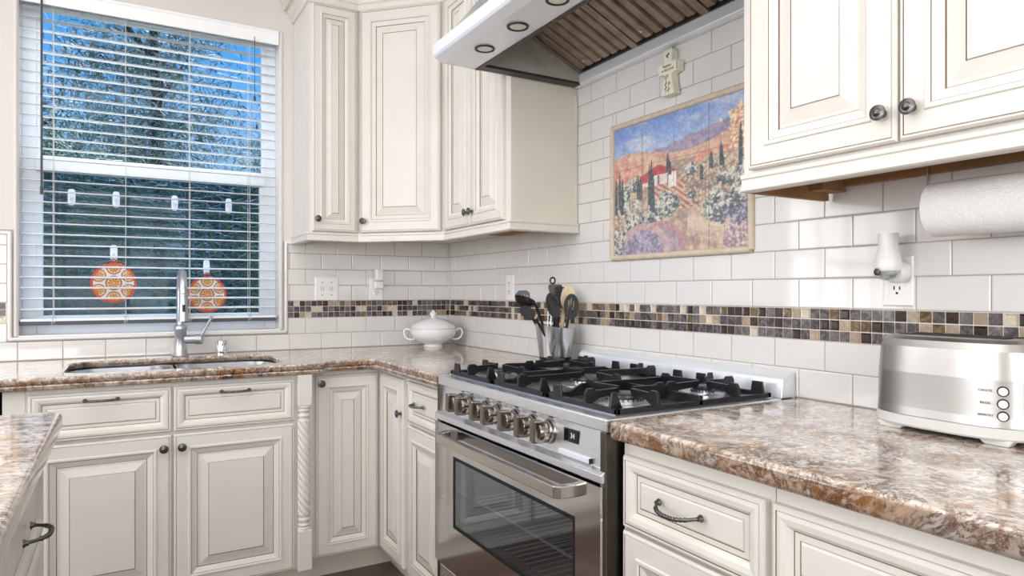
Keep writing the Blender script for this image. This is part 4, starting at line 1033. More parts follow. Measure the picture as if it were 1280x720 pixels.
# grates
def grate(y0, y1, centres):
    m = MB(); x0, x1 = -.598, -.080; w = .0055; zb_, zt_ = .9182, .930
    m.box((x0, y1, zb_), (x1, y1+2*w, zt_), CASTIRON)
    if len(centres) == 1 or y0 < -1.7: m.extr([(x0, y0-2*w, zb_), (x1, y0-2*w, zb_), (x1, y0-2*w, zt_), (x1-.06, y0-2*w, zt_+.002), (x1-.10, y0-2*w, zt_+.020), (x0+.11, y0-2*w, zt_+.020), (x0+.07, y0-2*w, zt_+.002), (x0, y0-2*w, zt_)], (0, 2*w, 0), CASTIRON)
    else: m.box((x0, y0-2*w, zb_), (x1, y0, zt_), CASTIRON)
    def lug(x, y): m.extr([(x-.003, y+.022, zb_+.004), (x-.003, y-.022, zb_+.004), (x-.003, y-.015, .957), (x-.003, y+.017, .957)], (.007, 0, 0), CASTIRON)
    def spike(x, y, sg): m.extr([(x, y-.0035, zb_+.004), (x+sg*.040, y-.0035, zb_+.004), (x+sg*.022, y-.0035, .964), (x+sg*.008, y-.0035, .964)], (0, .007, 0), CASTIRON)
    lug(x0+.004, y0-.045); lug(x1-.005, y0-.045); lug(x1-.005, y1+.040); spike(x0, y1+.030, 1); spike(x1, (y0+y1)/2+.055, -1)
    for x in (x0+w, x1-w): m.box((x-w, y1, zb_), (x+w, y0, zt_), CASTIRON)
    if len(centres) == 2:
        xm = (centres[0][0]+centres[1][0])/2; m.box((xm-w, y1, zb_), (xm+w, y0, zt_+.012), CASTIRON)
        cells = [(x0, xm), (xm, x1)]
    else: cells = [(x0, x1)]
    cells = [(x0, cells[0][1])]+cells[1:]
    for (cx, cy, R) in centres:
        cell = [c for c in cells if c[0] <= cx <= c[1]][0]
        g = R*.55; th = .0042; zf = .9555
        def fin(p, q):      # p at the frame, q near the centre
            p, q = Vector(p), Vector(q); dr = (q-p).normalized(); sd_ = Vector((-dr.y, dr.x, 0))*th
            Lg = (q-p).length; zf = .9575
            pr = [p+UPV*zb_, p+dr*.010+UPV*zb_, p+dr*(.045)+UPV*(.937), p+dr*(Lg-.006)+UPV*(.941), q+UPV*.948, q+UPV*zf, p+dr*.034+UPV*(zf-.002), p+dr*.027+UPV*(zf+.004), p+dr*.006+UPV*(zf+.004), p+UPV*(zf-.006)]
            m.extr([v-sd_ for v in pr], sd_*2, CASTIRON)
        fin((cell[0]+.002, cy, 0), (cx-g, cy, 0)); fin((cell[1]-.002, cy, 0), (cx+g, cy, 0))
        fin((cx, y0-.002, 0), (cx, cy+g, 0)); fin((cx, y1+.002, 0), (cx, cy-g, 0))
    return m.build('grate', rg, bevel=.0012)
grate(-1.300, -1.588, [BP[1], BP[0]]); grate(-1.600, -1.890, [BP[2]]); grate(-1.902, -2.192, [BP[4], BP[3]])

# ------------------------------------------------------------------ range hood
hd_ = thing('range_hood', 'stainless steel range hood with baffle filters and round lamps above the range', 'hood', (-.3, -1.75, 2.0))
HY0, HY1 = -1.216, -2.286; HZ = 2.0
# front lip: profile in xz
lip = [(-.588, HZ), (-.622, HZ+.014), (-.628, HZ+.022), (-.628, HZ+.060), (-.600, HZ+.072), (-.578, HZ+.060), (-.578, HZ+.012)]
m = MB(); m.extr([(x, HY0, z) for x, z in lip], (0, HY1-HY0, 0), WH); m.build('front_lip', hd_, bevel=.002)
m = MB(); m.box((-.588, HY1, HZ+.001), (-.455, HY0, HZ+.006), WH)
for y in (HY0, HY1+.002): m.box((-.50, y-.002, HZ), (-.02, y, HZ+.07), WH)
m.build('underside_panel', hd_)
# canopy above
m = MB(); m.add([(-.600, HY0-.01, HZ+.07), (-.600, HY1+.01, HZ+.07), (-.33, HY1+.12, 2.42), (-.33, HY0-.12, 2.42), (-.003, HY0-.01, HZ+.07), (-.003, HY1+.01, HZ+.07), (-.003, HY1+.12, 2.42), (-.003, HY0-.12, 2.42)],
    [(0, 1, 2, 3), (4, 7, 6, 5), (0, 3, 7, 4), (1, 5, 6, 2), (3, 2, 6, 7)], STEEL); m.box((-.003-.30, -2.05, 2.42), (-.003, -1.45, ZT-.002), STEEL); m.build('canopy', hd_)
# cavity liner
m = MB()
m.box((-.455, HY1+.02, HZ+.003), (-.450, HY0-.02, HZ+.24), HOODIN)
for y, s_ in ((HY0-.045, 1), (HY1+.045, -1)): m.add([(-.452, y, HZ+.010), (-.03, y, HZ+.010), (-.03, y, HZ+.05), (-.452, y, HZ+.26)], [(0, 1, 2, 3)], HOODIN)
m.build('cavity_liner', hd_)
m = MB()
m.box((-.465, HY1+.002, HZ-.001), (-.448, HY0-.002, HZ+.016), DARKBR)
for a, b in ((HY0-.003, HY0-.046), (HY1+.003, HY1+.046)): m.box((-.455, b, HZ), (-.028, a, HZ+.010), DARKBR)
m.build('inner_rim', hd_)
m = MB(); m.extr([(-.034, HY0, HZ+.004), (-.024, HY0, HZ-.001), (-.002, HY0, HZ-.001), (-.002, HY0, HZ+.046), (-.020, HY0, HZ+.050), (-.034, HY0, HZ+.040)], (0, HY1-HY0, 0), WH); m.build('back_rail', hd_, bevel=.002)
# baffle filters: three panels of trapezoid ridges running down towards the wall
P0 = Vector((-.030, 0, HZ+.046)); P1 = Vector((-.450, 0, HZ+.236)); SL = (P1-P0); NRM = Vector((-SL.z, 0, SL.x)).normalized()
if NRM.z > 0: NRM = -NRM
ya, yb = HY0-.048, HY1+.048; NP = 3; pw = (ya-yb)/NP
for i in range(NP):
    y_ = ya-i*pw; m = MB(); fr_ = .016
    m.obox((P0+SL*.5)+Vector((0, y_-fr_/2, 0)), SL*.5, (0, fr_/2, 0), NRM*.006, BAFFLE); m.obox((P0+SL*.5)+Vector((0, y_-pw+fr_/2, 0)), SL*.5, (0, fr_/2, 0), NRM*.006, BAFFLE)
    m.obox((P0+SL*.5)+Vector((0, y_-pw/2, 0))-NRM*.012, SL*.5, (0, pw/2, 0), NRM*.001, BLACK)
    nb = 6; st = (pw-2*fr_)/nb
    for k_ in range(nb):
        c = y_-fr_-st*(k_+.5)
        pr = [P0+SL*.04+Vector((0, c+st*.42, 0))-NRM*.006, P0+SL*.04+Vector((0, c+st*.30, 0))+NRM*.008, P0+SL*.04+Vector((0, c-st*.30, 0))+NRM*.008, P0+SL*.04+Vector((0, c-st*.42, 0))-NRM*.006]
        m.extr(pr, SL*.92, BAFFLE)
    for t in (.12, .88):
        m.lathe([(.006, 0), (.006, .006), (0, .009)], P0+SL*t+Vector((0, y_-fr_-.5*st*3, 0))+NRM*.008, NRM, CHROME, 12)
    m.build('baffle_filter', hd_, bevel=.0015)
for y in (-1.42, -1.635, -1.85, -2.065):
    m = MB(); m.lathe([(.034, -.0005), (.033, -.004), (.027, -.004), (.025, .0), (.025, .004)], (-.530, y, HZ+.001), (0, 0, 1), BLACKP, 28); lo = m.build('lamp_ring', hd_, smooth=40)
    m = MB(); m.lathe([(.025, -.002), (.012, -.0028), (0, -.003)], (-.530, y, HZ+.001), (0, 0, 1), LENS, 24); m.build('lamp_lens', lo, smooth=40)

# ------------------------------------------------------------------ painted tile mural
mu = thing('tile_mural', 'framed painted tile picture of a hillside villa, on the wall above the range', 'wall art', (-.002, -(MY0+MY1)/2, MZ0))
m = MB(); rr = .0105
y0_, y1_ = -(MY0+rr), -(MY1-rr); z0_, z1_ = MZ0+rr, MZ1-rr
for a, b in (((y0_, z0_), (y1_, z0_)), ((y0_, z1_), (y1_, z1_)), ((y0_, z0_), (y0_, z1_)), ((y1_, z0_), (y1_, z1_))):
    m.tube([(-.003, *a), (-.003, *b)], rr, STONE, 14)
m.build('stone_rim', mu, smooth=60)
def fbm(x, y, s, o=4):
    v = 0; a = .5; f_ = s
    for _ in range(o): v += a*noise.noise(Vector((x*f_, y*f_, 3.7))); a *= .5; f_ *= 2.1
    return v
def lerp(a, b, t): return tuple(a[i]*(1-t)+b[i]*t for i in range(3))
rnd = random.Random(11)
CYP = [(.02, .62, .30), (.05, .66, .30), (.075, .60, .28), (.215, .60, .18), (.235, .58, .17), (.31, .66, .30), (.325, .70, .38), (.34, .60, .3), (.455, .72, .14), (.47, .66, .10), (.765, .66, .12), (.83, .71, .16), (.95, .80, .28), (.70, .58, .10)]
BUSH = [(rnd.random(), rnd.uniform(.20, .44), rnd.uniform(.03, .07), rnd.random()) for _ in range(26)]+[(rnd.uniform(.62, 1), rnd.uniform(.34, .56), rnd.uniform(.04, .09), rnd.random()) for _ in range(20)]+[(rnd.uniform(.0, .24), rnd.uniform(.02, .55), rnd.uniform(.04, .08), rnd.random()) for _ in range(18)]
BUSH.sort(key=lambda b: -b[1])
def paint(u, v):     # u right 0..1, v up 0..1
    n1 = fbm(u, v, 5); n2 = fbm(u+9, v, 22); n3 = fbm(u, v+7, 60, 3)
    c = lerp((0.72, 0.80, 0.93), (0.36, 0.54, 0.86), min(1, max(0, (v-.70)*3.4+n1*.7)))
    cl = max(0, fbm(u*1.1+2, v*2.2, 5)*2.2); c = lerp(c, (0.88, 0.88, 0.92), min(.75, cl))
    if v < .78+.15*max(0, u-.45)/.55-.04*abs(u-.2)+n1*.05 and u > .35: c = lerp((0.52, 0.50, 0.66), (0.68, 0.60, 0.66), n2+.5)     # far blue ridge
    h1 = .745+.035*math.sin(u*7+.5)+.02*n1+(.06*(u-.6) if u > .6 else 0)
    if v < h1: c = lerp((0.93, 0.78, 0.64), (0.80, 0.54, 0.46), min(1, max(0, .5+n2*2+math.sin((u*3+v*9)*5)*.18)))
    h2 = .665+.05*math.sin(u*5.2+2.4)+.02*n1
    if v < h2: c = lerp((0.94, 0.74, 0.60), (0.78, 0.44, 0.38), min(1, max(0, .45+n2*2.4)))
    h3 = .60+.03*math.sin(u*6-1)+(.09*u)
    if v < h3-.02:
        c = lerp((0.84, 0.74, 0.60), (0.62, 0.48, 0.40), min(1, max(0, .45+n2*2.6)))
        if .45 < u < .9 and v > .42:
            s_ = math.sin((u*.8-v*1.5)*95)
            c = lerp(c, (0.46, 0.44, 0.36), .5 if s_ > .2 else 0)
    if .30 < u < .66 and .30 < v < .50+.1*(.6-u):            # vineyard rows
        s_ = math.sin((v*1.2+u*.9+.35*(u-.4)**2)*120); c = lerp((0.85, 0.70, 0.56), (0.62, 0.28, 0.26), .75 if s_ > 0 else .05)
    # villa
    if .25 < u < .50 and .50 < v < .595: c = (0.93, 0.88, 0.84) if (u*40 % 3) > .7 or v > .57 else (0.50, 0.40, 0.40)
    if .24 < u < .52 and .575+.0*(u) < v < .575+.075*(1-abs(u-.38)/.17): c = lerp((0.80, 0.24, 0.22), (0.66, 0.18, 0.20), n2+.5)
    if .23 < u < .31 and .53 < v < .60-.3*abs(u-.27): c = (0.78, 0.25, 0.24)
    if .46 < u < .52 and .47 < v < .58: c = (0.95, 0.91, 0.88)
    if .66 < u < .78 and .60 < v < .67 and n2 > -.12: c = lerp((0.85, 0.36, 0.28), (0.92, 0.72, 0.6), n2+.5)
    # ground in front
    g = .30+.05*n1
    if v < g:
        c = lerp((0.84, 0.74, 0.60), (0.56, 0.46, 0.42), min(1, max(0, .5+n2*2.2)))
        if u > .60: c = lerp(c, (0.86, 0.78, 0.66), max(0, 1-abs(v-.16+.25*(u-.8))*9))
    if u+n2*.2 > .70 and v < .35+n2*.08 and v > .22-.2*(u-.7)+n2*.14: c = lerp((0.34, 0.36, 0.46), (0.66, 0.62, 0.64), min(1, max(0, n3*2.5+n2*1.4+.45)))
    if u > .84 and v < .16+n2*.2: c = lerp((0.50, 0.44, 0.52), (0.80, 0.66, 0.62), min(1, max(0, n3*2+n2+.5)))
    # bushes
    for bx_, by_, br2, k_ in BUSH:
        d_ = math.hypot((u-bx_), (v-by_)*.85)/br2
        if d_ < 1+n2*.8:
            li = (v-by_)/br2*.3+n3*2.2+n2*1.5+.44
            base = lerp((0.27, 0.31, 0.35), (0.80, 0.80, 0.72), min(1, max(0, li)))
            if k_ > .86: base = lerp(base, (0.82, 0.62, 0.44), .5)
            c = base
    # golden tree
    d_ = math.hypot((u-.955)/.085, (v-.80)/.14)
    if d_ < 1+n2*1.5: c = lerp((0.90, 0.58, 0.46), (0.95, 0.88, 0.68), min(1, max(0, .5+n3*3+n2)))
    # cypresses
    for cx, top_, ln in CYP:
        t = (top_-v)/ln
        if 0 < t < 1 and abs(u-cx+n3*.006) < .0125*math.sin(min(1, t*1.6+.1)*PI/1.9): c = lerp((0.12, 0.16, 0.20), (0.28, 0.34, 0.34), n3+.5)
    # stone bridge arch lower left
    d0 = math.hypot((u-.26)/.19, (v-.02)/.19)
    if v > 0 and d0 < 1.0 and u < .60: c = lerp((0.44, 0.42, 0.54), (0.66, 0.62, 0.70), min(1, max(0, n2*1.6+n3*1.2+.5)))
    if .86 < d0 < 1.12 and u > .10: c = lerp((0.85, 0.74, 0.70), (0.66, 0.52, 0.54), n2+.5)
    d1 = math.hypot((u-.40)/.17, (v-.02)/.19)
    if .92 < d1 < 1.12 and u > .30: c = lerp((0.84, 0.62, 0.56), (0.62, 0.44, 0.46), n2+.5)
    elif d1 < .92 and d0 > 1.12 and u > .3: c = lerp((0.74, 0.64, 0.66), (0.52, 0.42, 0.50), n2+.5)
    c = lerp(c, (.84, .80, .82), .26)
    j = n3*.16+n2*.07
    c = tuple(min(1, max(0, x+j)) for x in c)
    return c
nx_, nz_ = 330, 250; vs = []; cols = []
iy0, iy1, iz0, iz1 = -(MY0+.019), -(MY1-.019), MZ0+.019, MZ1-.019
for k_ in range(nz_+1):
    for i in range(nx_+1):
        u_, v_ = i/nx_, k_/nz_; vs.append((-.0028, iy0+(iy1-iy0)*u_, iz0+(iz1-iz0)*v_))
        ju = min(abs((u_*4) % 1), abs(1-(u_*4) % 1))*(iy0-iy1)/4; jv = min(abs((v_*3) % 1), abs(1-(v_*3) % 1))*(iz1-iz0)/3
        c = paint(u_, v_)
        if min(ju, jv) < .0012 and 0.01 < u_ < .99 and .01 < v_ < .99: c = lerp(c, (.38, .36, .40), .45)
        cols.append(c)
fs = [(k_*(nx_+1)+i, (k_+1)*(nx_+1)+i, (k_+1)*(nx_+1)+i+1, k_*(nx_+1)+i+1) for k_ in range(nz_) for i in range(nx_)]
vc_mesh('painted_tiles', vs, fs, cols, PICT, mu)

# ------------------------------------------------------------------ wall cross
cr = thing('wall_cross', 'ivory ceramic cross with flowers and verse on the tiles above the mural', 'cross', (-.003, -1.750, 1.905))
cy_ = -1.750
m = MB(); X1 = -.0035; th = .030
def yz(l): return [(X1-0.0, cy_-s, z) for s, z in l]
outl = [(-.032, 1.837), (.030, 1.837), (.021, 1.872), (.018, 1.905), (.044, 1.908), (.046, 1.941), (.018, 1.943), (.018, 1.985), (-.018, 1.985), (-.018, 1.943), (-.046, 1.941), (-.044, 1.908), (-.018, 1.905), (-.021, 1.872)]
m.extr(yz(outl), (-th, 0, 0), CREAMC); m.build('cross_body', cr, bevel=.003)
xf = X1-th-.0006
text('verse_text', 'Rejoice', .0125, TXM((xf, cy_+.003, 1.932)), TXT, cr); text('verse_text', 'in the Lord', .0120, TXM((xf, cy_, 1.919)), TXT, cr)
m = MB()
def dot(s, z, r, mat, n=10): m.lathe([(r, -.0003), (r*.8, .0008), (0, .001)], (xf+.0004, cy_-s, z), (-1, 0, 0), mat, n)
dot(-.003, 1.964, .0045, TEAL); dot(.004, 1.968, .0045, TEAL); dot(.001, 1.958, .003, TEAL); m.build('painted_butterfly', cr); m = MB(); dot(-.008, 1.895, .008, PINKM); dot(-.001, 1.899, .006, PINKM)
dot(.006, 1.876, .004, OCHRE); dot(.009, 1.872, .004, OCHRE); dot(.005, 1.870, .003, OCHRE)
for s0, za, zb_ in ((-.008, 1.845, 1.890), (.004, 1.843, 1.872)): m.tube([(xf, cy_-s0, za), (xf, cy_-s0-.001, zb_)], .0009, GREENM, 6)
for s0, z_ in ((-.012, 1.858), (-.004, 1.862), (-.012, 1.872), (.000, 1.852), (.008, 1.855), (-.004, 1.876)): dot(s0, z_, .0026, GREENM, 8)
m.build('painted_decoration', cr)
m = MB(); m.tube([(-.010, cy_+.004, 1.985), (-.010, cy_, 1.998), (-.008, cy_-.004, 1.985)], .0015, BROWNW, 6); m.build('hanging_wire', cr)
m = MB()
for i in range(5): m.lathe([(.0022, 0), (.001, .0012), (0, .0014)], (xf+.0002, cy_-.0425, 1.913+i*.006), (-1, 0, 0), BROWNW, 8)
m.build('stud_border', cr)

# ------------------------------------------------------------------ outlets and switches
def plate(mb, P, u0, u1, z0, z1, d=.006): 
    a = [P(u0, z0, 0), P(u1, z0, 0), P(u1, z1, 0), P(u0, z1, 0)]; b = [P(u0+.003, z0+.003, d), P(u1-.003, z0+.003, d), P(u1-.003, z1-.003, d), P(u0+.003, z1-.003, d)]
    a2 = [P(u0, z0, d*.5), P(u1, z0, d*.5), P(u1, z1, d*.5), P(u0, z1, d*.5)]
    mb.add(a+a2+b, [(j, (j+1) % 4, 4+(j+1) % 4, 4+j) for j in range(4)]+[(4+j, 4+(j+1) % 4, 8+(j+1) % 4, 8+j) for j in range(4)]+[(8, 9, 10, 11), (3, 2, 1, 0)], WHITE)
def pbox(mb, P, u0, u1, z0, z1, d0, d1, mat):
    vs = [P(u, z, d) for d in (d0, d1) for u, z in ((u0, z0), (u1, z0), (u1, z1), (u0, z1))]
    mb.add(vs, [(0,3,2,1),(4,5,6,7),(0,1,5,4),(1,2,6,5),(2,3,7,6),(3,0,4,7)], mat)
def outlet(name, P, u, z, label, round_face=False, cat='outlet'):
    t = thing(name, label, cat, P(u, z, .003), 'white wall outlets on the tiles' if cat == 'outlet' else None)
    m = MB(); plate(m, P, u-.036, u+.036, z-.0585, z+.0585); m.build('cover_plate', t)
    for dz in (-.0195, .0195):
        m = MB()
        if round_face:
            c = Vector(P(u, z+dz, .006)); nn = (Vector(P(u, z+dz, .007))-c); m.lathe([(.0165, 0), (.0165, .0012), (.0155, .0018), (0, .0018)], c, nn, WHITE, 28)
        else: pbox(m, P, u-.0165, u+.0165, z+dz-.0185, z+dz+.0185, .0055, .0075, WHITE)
        s = m.build('socket', t, smooth=40)
        m = MB()
        pbox(m, P, u-.0078, u-.0052, z+dz-.001, z+dz+.008, .0074, .0083, BLACK); pbox(m, P, u+.0052, u+.0078, z+dz-.001, z+dz+.007, .0074, .0083, BLACK); pbox(m, P, u-.0025, u+.0025, z+dz-.011, z+dz-.006, .0074, .0083, BLACK)
        m.build('slots', s)
    return t
outlet('wall_outlet', PRW, 2.484, 1.222, 'white outlet on the tiled wall just above the toaster')
outlet('wall_outlet', PRW, .668, 1.216, 'white outlet on the tiles left of the utensil crock')
outlet('wall_outlet', PB, -.424, 1.213, 'white outlet with round sockets left of the corner', True)
sw = thing('light_switch_plate', 'white double switch plate on the tiles right of the window', 'switch', (-.680, -.003, 1.213))
m = MB(); plate(m, PB, -.738, -.622, 1.213-.0585, 1.213+.0585); m.build('cover_plate', sw)
for u in (-.703, -.657):
    m = MB(); pbox(m, PB, u-.0045, u+.0045, 1.204, 1.222, .0055, .008, WHITE); m.add([PB(u-.0035, 1.209, .007), PB(u+.0035, 1.209, .007), PB(u+.0035, 1.217, .007), PB(u-.0035, 1.217, .007), PB(u-.003, 1.215, .016), PB(u+.003, 1.215, .016), PB(u+.003, 1.221, .015), PB(u-.003, 1.221, .015)], [(0,1,5,4),(1,2,6,5),(2,3,7,6),(3,0,4,7),(4,5,6,7)], WHITE)
    for dz in (-.0305, .0305): m.lathe([(.0032, 0), (.0032, .001), (0, .0014)], PB(u, 1.213+dz, .006), (0, -1, 0), PEWTER, 10)
    pbox(m, PB, u-.0062, u-.0046, 1.202, 1.224, .0055, .0064, BLACK); pbox(m, PB, u+.0046, u+.0062, 1.202, 1.224, .0055, .0064, BLACK)
    m.build('toggle', sw, smooth=30)
# plug-in on the back wall
pi_ = thing('plug_in_freshener', 'small white plug-in in the top socket of the corner outlet', 'plug-in', (-.420, -.01, 1.25), 'white plug-in devices')
m = MB(); m.box((-.442, -.042, 1.214), (-.396, -.0079, 1.252), WHITE); m.build('plug_body', pi_, bevel=.006, seg=3)
m = MB(); m.box((-.440, -.050, 1.254), (-.398, -.016, 1.318), WHITE); m.build('refill_cover', pi_, bevel=.008, seg=3)
# night light style freshener above the toaster
ny, nz0 = -2.449, 1.222
nl = thing('plug_in_night_light', 'white bulbous plug-in night light in the outlet above the toaster', 'plug-in', (-.03, -2.47, 1.25), 'white plug-in devices')
m = MB(); c = Vector((-.052, -2.490, 1.232))
m.lathe([(.006, 0), (.018, .003), (.0265, .012), (.029, .026), (.0265, .042), (.0220, .058), (.0208, .072), (.0215, .098), (.0190, .098), (.0180, .09)], c, (0, 0, 1), WHITE, 36); m.build('shade', nl, smooth=50)
m = MB(); m.lathe([(0, -.010), (.012, -.009), (.021, -.004), (.0265, .008), (.0268, .016)], c, (0, 0, 1), CLEARG, 30); m.build('clear_lens', nl, smooth=50)
m = MB(); m.lathe([(.024, 0), (.026, .006), (.026, .030), (.020, .036)], (-.0084, -2.497, 1.243), (-1, .15, 0), WHITE, 30); m.build('plug_housing', nl, smooth=50)
m = MB(); m.lathe([(.0085, 0), (.0085, .002), (.0065, .003), (0, .0025)], c+Vector((-.026, .010, .010))*1.0, (-.93, .25, .0), PEWTER, 20); m.build('sensor_eye', nl, smooth=50)

# ------------------------------------------------------------------ paper towel roll
pw_x, pw_z = -.108, 1.366; PY0, PY1 = -2.620, -2.900; PR_ = .056
tr_ = thing('paper_towel_roll', 'white embossed paper towel roll under the right wall cabinet', 'paper towel', (pw_x, (PY0+PY1)/2, pw_z))
m = MB(); m.lathe([(.020, 0), (PR_-.002, 0), (PR_, .002), (PR_, PY0-PY1-.002), (PR_-.002, PY0-PY1), (.020, PY0-PY1)], (pw_x, PY0, pw_z), (0, -1, 0), PAPERM, 64)
m.build('roll', tr_, smooth=40)
m = MB(); pts = [(pw_x-PR_*math.sin(a)*1.004, PY0-.0, pw_z+PR_*math.cos(a)*1.004) for a in [0, .2, .4, .6, .8, 1.0, 1.2]]
vs = []; 
for p in pts: vs += [(p[0]-.0004, PY0-.001, p[2]), (p[0]-.0004, PY1+.001, p[2])]
m.add(vs, [(2*i, 2*i+1, 2*i+3, 2*i+2) for i in range(6)], PAPERM); m.build('loose_sheet', tr_, smooth=60)
ph = thing('paper_towel_holder', 'thin metal holder bracket hung under the cabinet for the paper towels', 'holder', (pw_x, -2.75, 1.46))
m = MB(); m.tube([(pw_x, PY0+.020, pw_z), (pw_x, PY1-.020, pw_z)], .007, PEWTER, 12); m.build('rod', ph, smooth=50)
for y in (PY0+.010, PY1-.010):
    m = MB(); m.box((pw_x-.006, y-.0015, pw_z-.010), (pw_x+.006, y+.0015, ZU0+.010), CHROME); m.build('bracket_arm', ph, bevel=.001)

# ------------------------------------------------------------------ toaster
tl, tw2, thh = .300, .172, .192
tcx, tcy = -.1045, -2.667
to = thing('toaster', 'brushed stainless two slot toaster with three round buttons on the right worktop', 'toaster', (0, 0, 0))
TO_PARTS = []
def shell(x0, x1, y0, y1, r, prof, mat, n=10):
    m = MB(); rings = []
    for ins, z in prof:
        e_ = 2/2.9; R1 = []
        for k in range(96):
            a = 2*PI*k/96; cc, ss = math.cos(a), math.sin(a)
            R1.append((math.copysign((x1-ins)*abs(cc)**e_, cc), math.copysign((y1-ins)*abs(ss)**e_, ss)))
        rings.append([(px, py, z) for px, py in R1])
    n_ = len(rings[0])
    for i in range(len(rings)-1): m.add(rings[i]+rings[i+1], [(j, (j+1) % n_, n_+(j+1) % n_, n_+j) for j in range(n_)], mat)
    m.add(rings[0], [tuple(reversed(range(n_)))], mat); m.add(rings[-1], [tuple(range(n_))], mat)
    return m
hx_, hy_ = tw2/2, tl/2
m = shell(-hx_, hx_, -hy_, hy_, .050, [(-.0, .030), (-.0015, .034), (0, .05), (.001, .12), (.005, .172), (.010, .186), (.020, .1925), (.034, .194)], STEELT)
shl = m.build('shell', to, smooth=40)
m = MB()
for sx in (-.024, .024): m.box((sx-.014, -.100, .1935), (sx+.014, .100, .1955), BLACK); 
m.build('bread_slots', shl)
m = shell(-hx_-.003, hx_+.003, -hy_-.003, hy_+.003, .052, [(.003, .010), (0, .014), (0, .031), (.003, .033)], TBASE); m.build('base_skirt', to, smooth=40)
for sy in (-1, 1):
    for sx in (-1, 1):
        m = MB(); m.extr([(sx*(hx_-.026)-.010, sy*.128, .0115), (sx*(hx_-.026)-.010, sy*.120, 0), (sx*(hx_-.026)-.010, sy*.080, 0), (sx*(hx_-.026)-.010, sy*.066, .0115)], (.020, 0, 0), TBASE); m.build('foot', to, bevel=.0015)
def surf(y): 
    n_ = 2.9; x = hx_*(1-abs(y/hy_)**n_)**(1/n_); v = Vector((-(x**(n_-1))/hx_**n_, math.copysign(abs(y)**(n_-1)/hy_**n_, y), 0)).normalized(); return Vector((-x, y, 0)), v
for i, (z, tx_) in enumerate(((.101, 'CANCEL'), (.078, 'BAGEL'), (.0555, 'DEFROST'))):
    p, nv = surf(-.112); p = p+Vector((0, 0, z))
    m = MB(); m.lathe([(.0095, -.0015), (.0095, .0022), (.0080, .0026)], p, nv, BLACKP, 28); bo = m.build('button_ring', to, smooth=40)
    m = MB(); m.lathe([(.0073, .001), (.0073, .006), (.0062, .0072), (0, .0076)], p, nv, WHITE, 24); m.build('button', bo, smooth=40)
    p, nv = surf(-.087); p = p+Vector((0, 0, z))+nv*.0010
    ang = math.atan2(nv.y, nv.x)-PI
    text('button_label', tx_, .0060, Matrix.Translation(p) @ Matrix.Rotation(ang, 4, 'Z') @ TXM((0, 0, 0)), TXT, shl)
# dial, lever slot and lever on the near end
m = MB(); m.lathe([(.024, 0), (.024, .010), (.020, .015), (0, .016)], (-.030, -hy_-.001, .070), (0, -1, 0), STEELK, 32); m.build('browning_dial', to, smooth=40)
m = MB(); m.box((-.004, -hy_-.0015, .055), (.004, -hy_+.001, .165), BLACK); m.build('lever_slot', to)
m = MB(); m.box((-.030, -hy_-.026, .150), (.030, -hy_-.0018, .162), BLACKP); m.build('lever', to, bevel=.004, seg=3)
m = MB(); m.box((-hx_+.006, -hy_-.012, .150), (-hx_+.03, -hy_+.010, .160), BLACKP)
to.location = (tcx, tcy, ZC); to.rotation_euler = (0, 0, math.radians(-1.0))

# ------------------------------------------------------------------ island
IX1, IY1 = -1.688, -1.462
isl = thing('kitchen_island', 'kitchen island corner with cream drawers and granite top at left foreground', 'island', (-2.2, -2.4, 0))
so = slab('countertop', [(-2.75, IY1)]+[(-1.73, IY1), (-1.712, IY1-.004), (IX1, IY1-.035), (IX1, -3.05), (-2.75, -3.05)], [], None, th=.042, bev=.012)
so.parent = isl; so.location = so.location-Vector((-2.2, -2.4, 0))
MB().box((-2.70, -3.0, .10), (-1.74, IY1-.045, .870), PAINT).build('carcass', isl)
MB().box((-2.65, -2.95, 0), (-1.80, IY1-.10, .10), CARC).build('toe_kick', isl)
UI, NI = (0, 1, 0), (1, 0, 0)
for k_, (ya_, w_i) in enumerate(((-2.10, .56), (-2.68, .56))):
    for z0, h in ((.660, .192), (.385, .262), (.115, .258)):
        dr = front(isl, 'drawer', (-1.74, ya_, z0), UI, NI, w_i, h, DRAWP)
        pull(dr, (-1.721, ya_+w_i/2-.03, z0+h/2-.012), UI, NI, .11, .034)

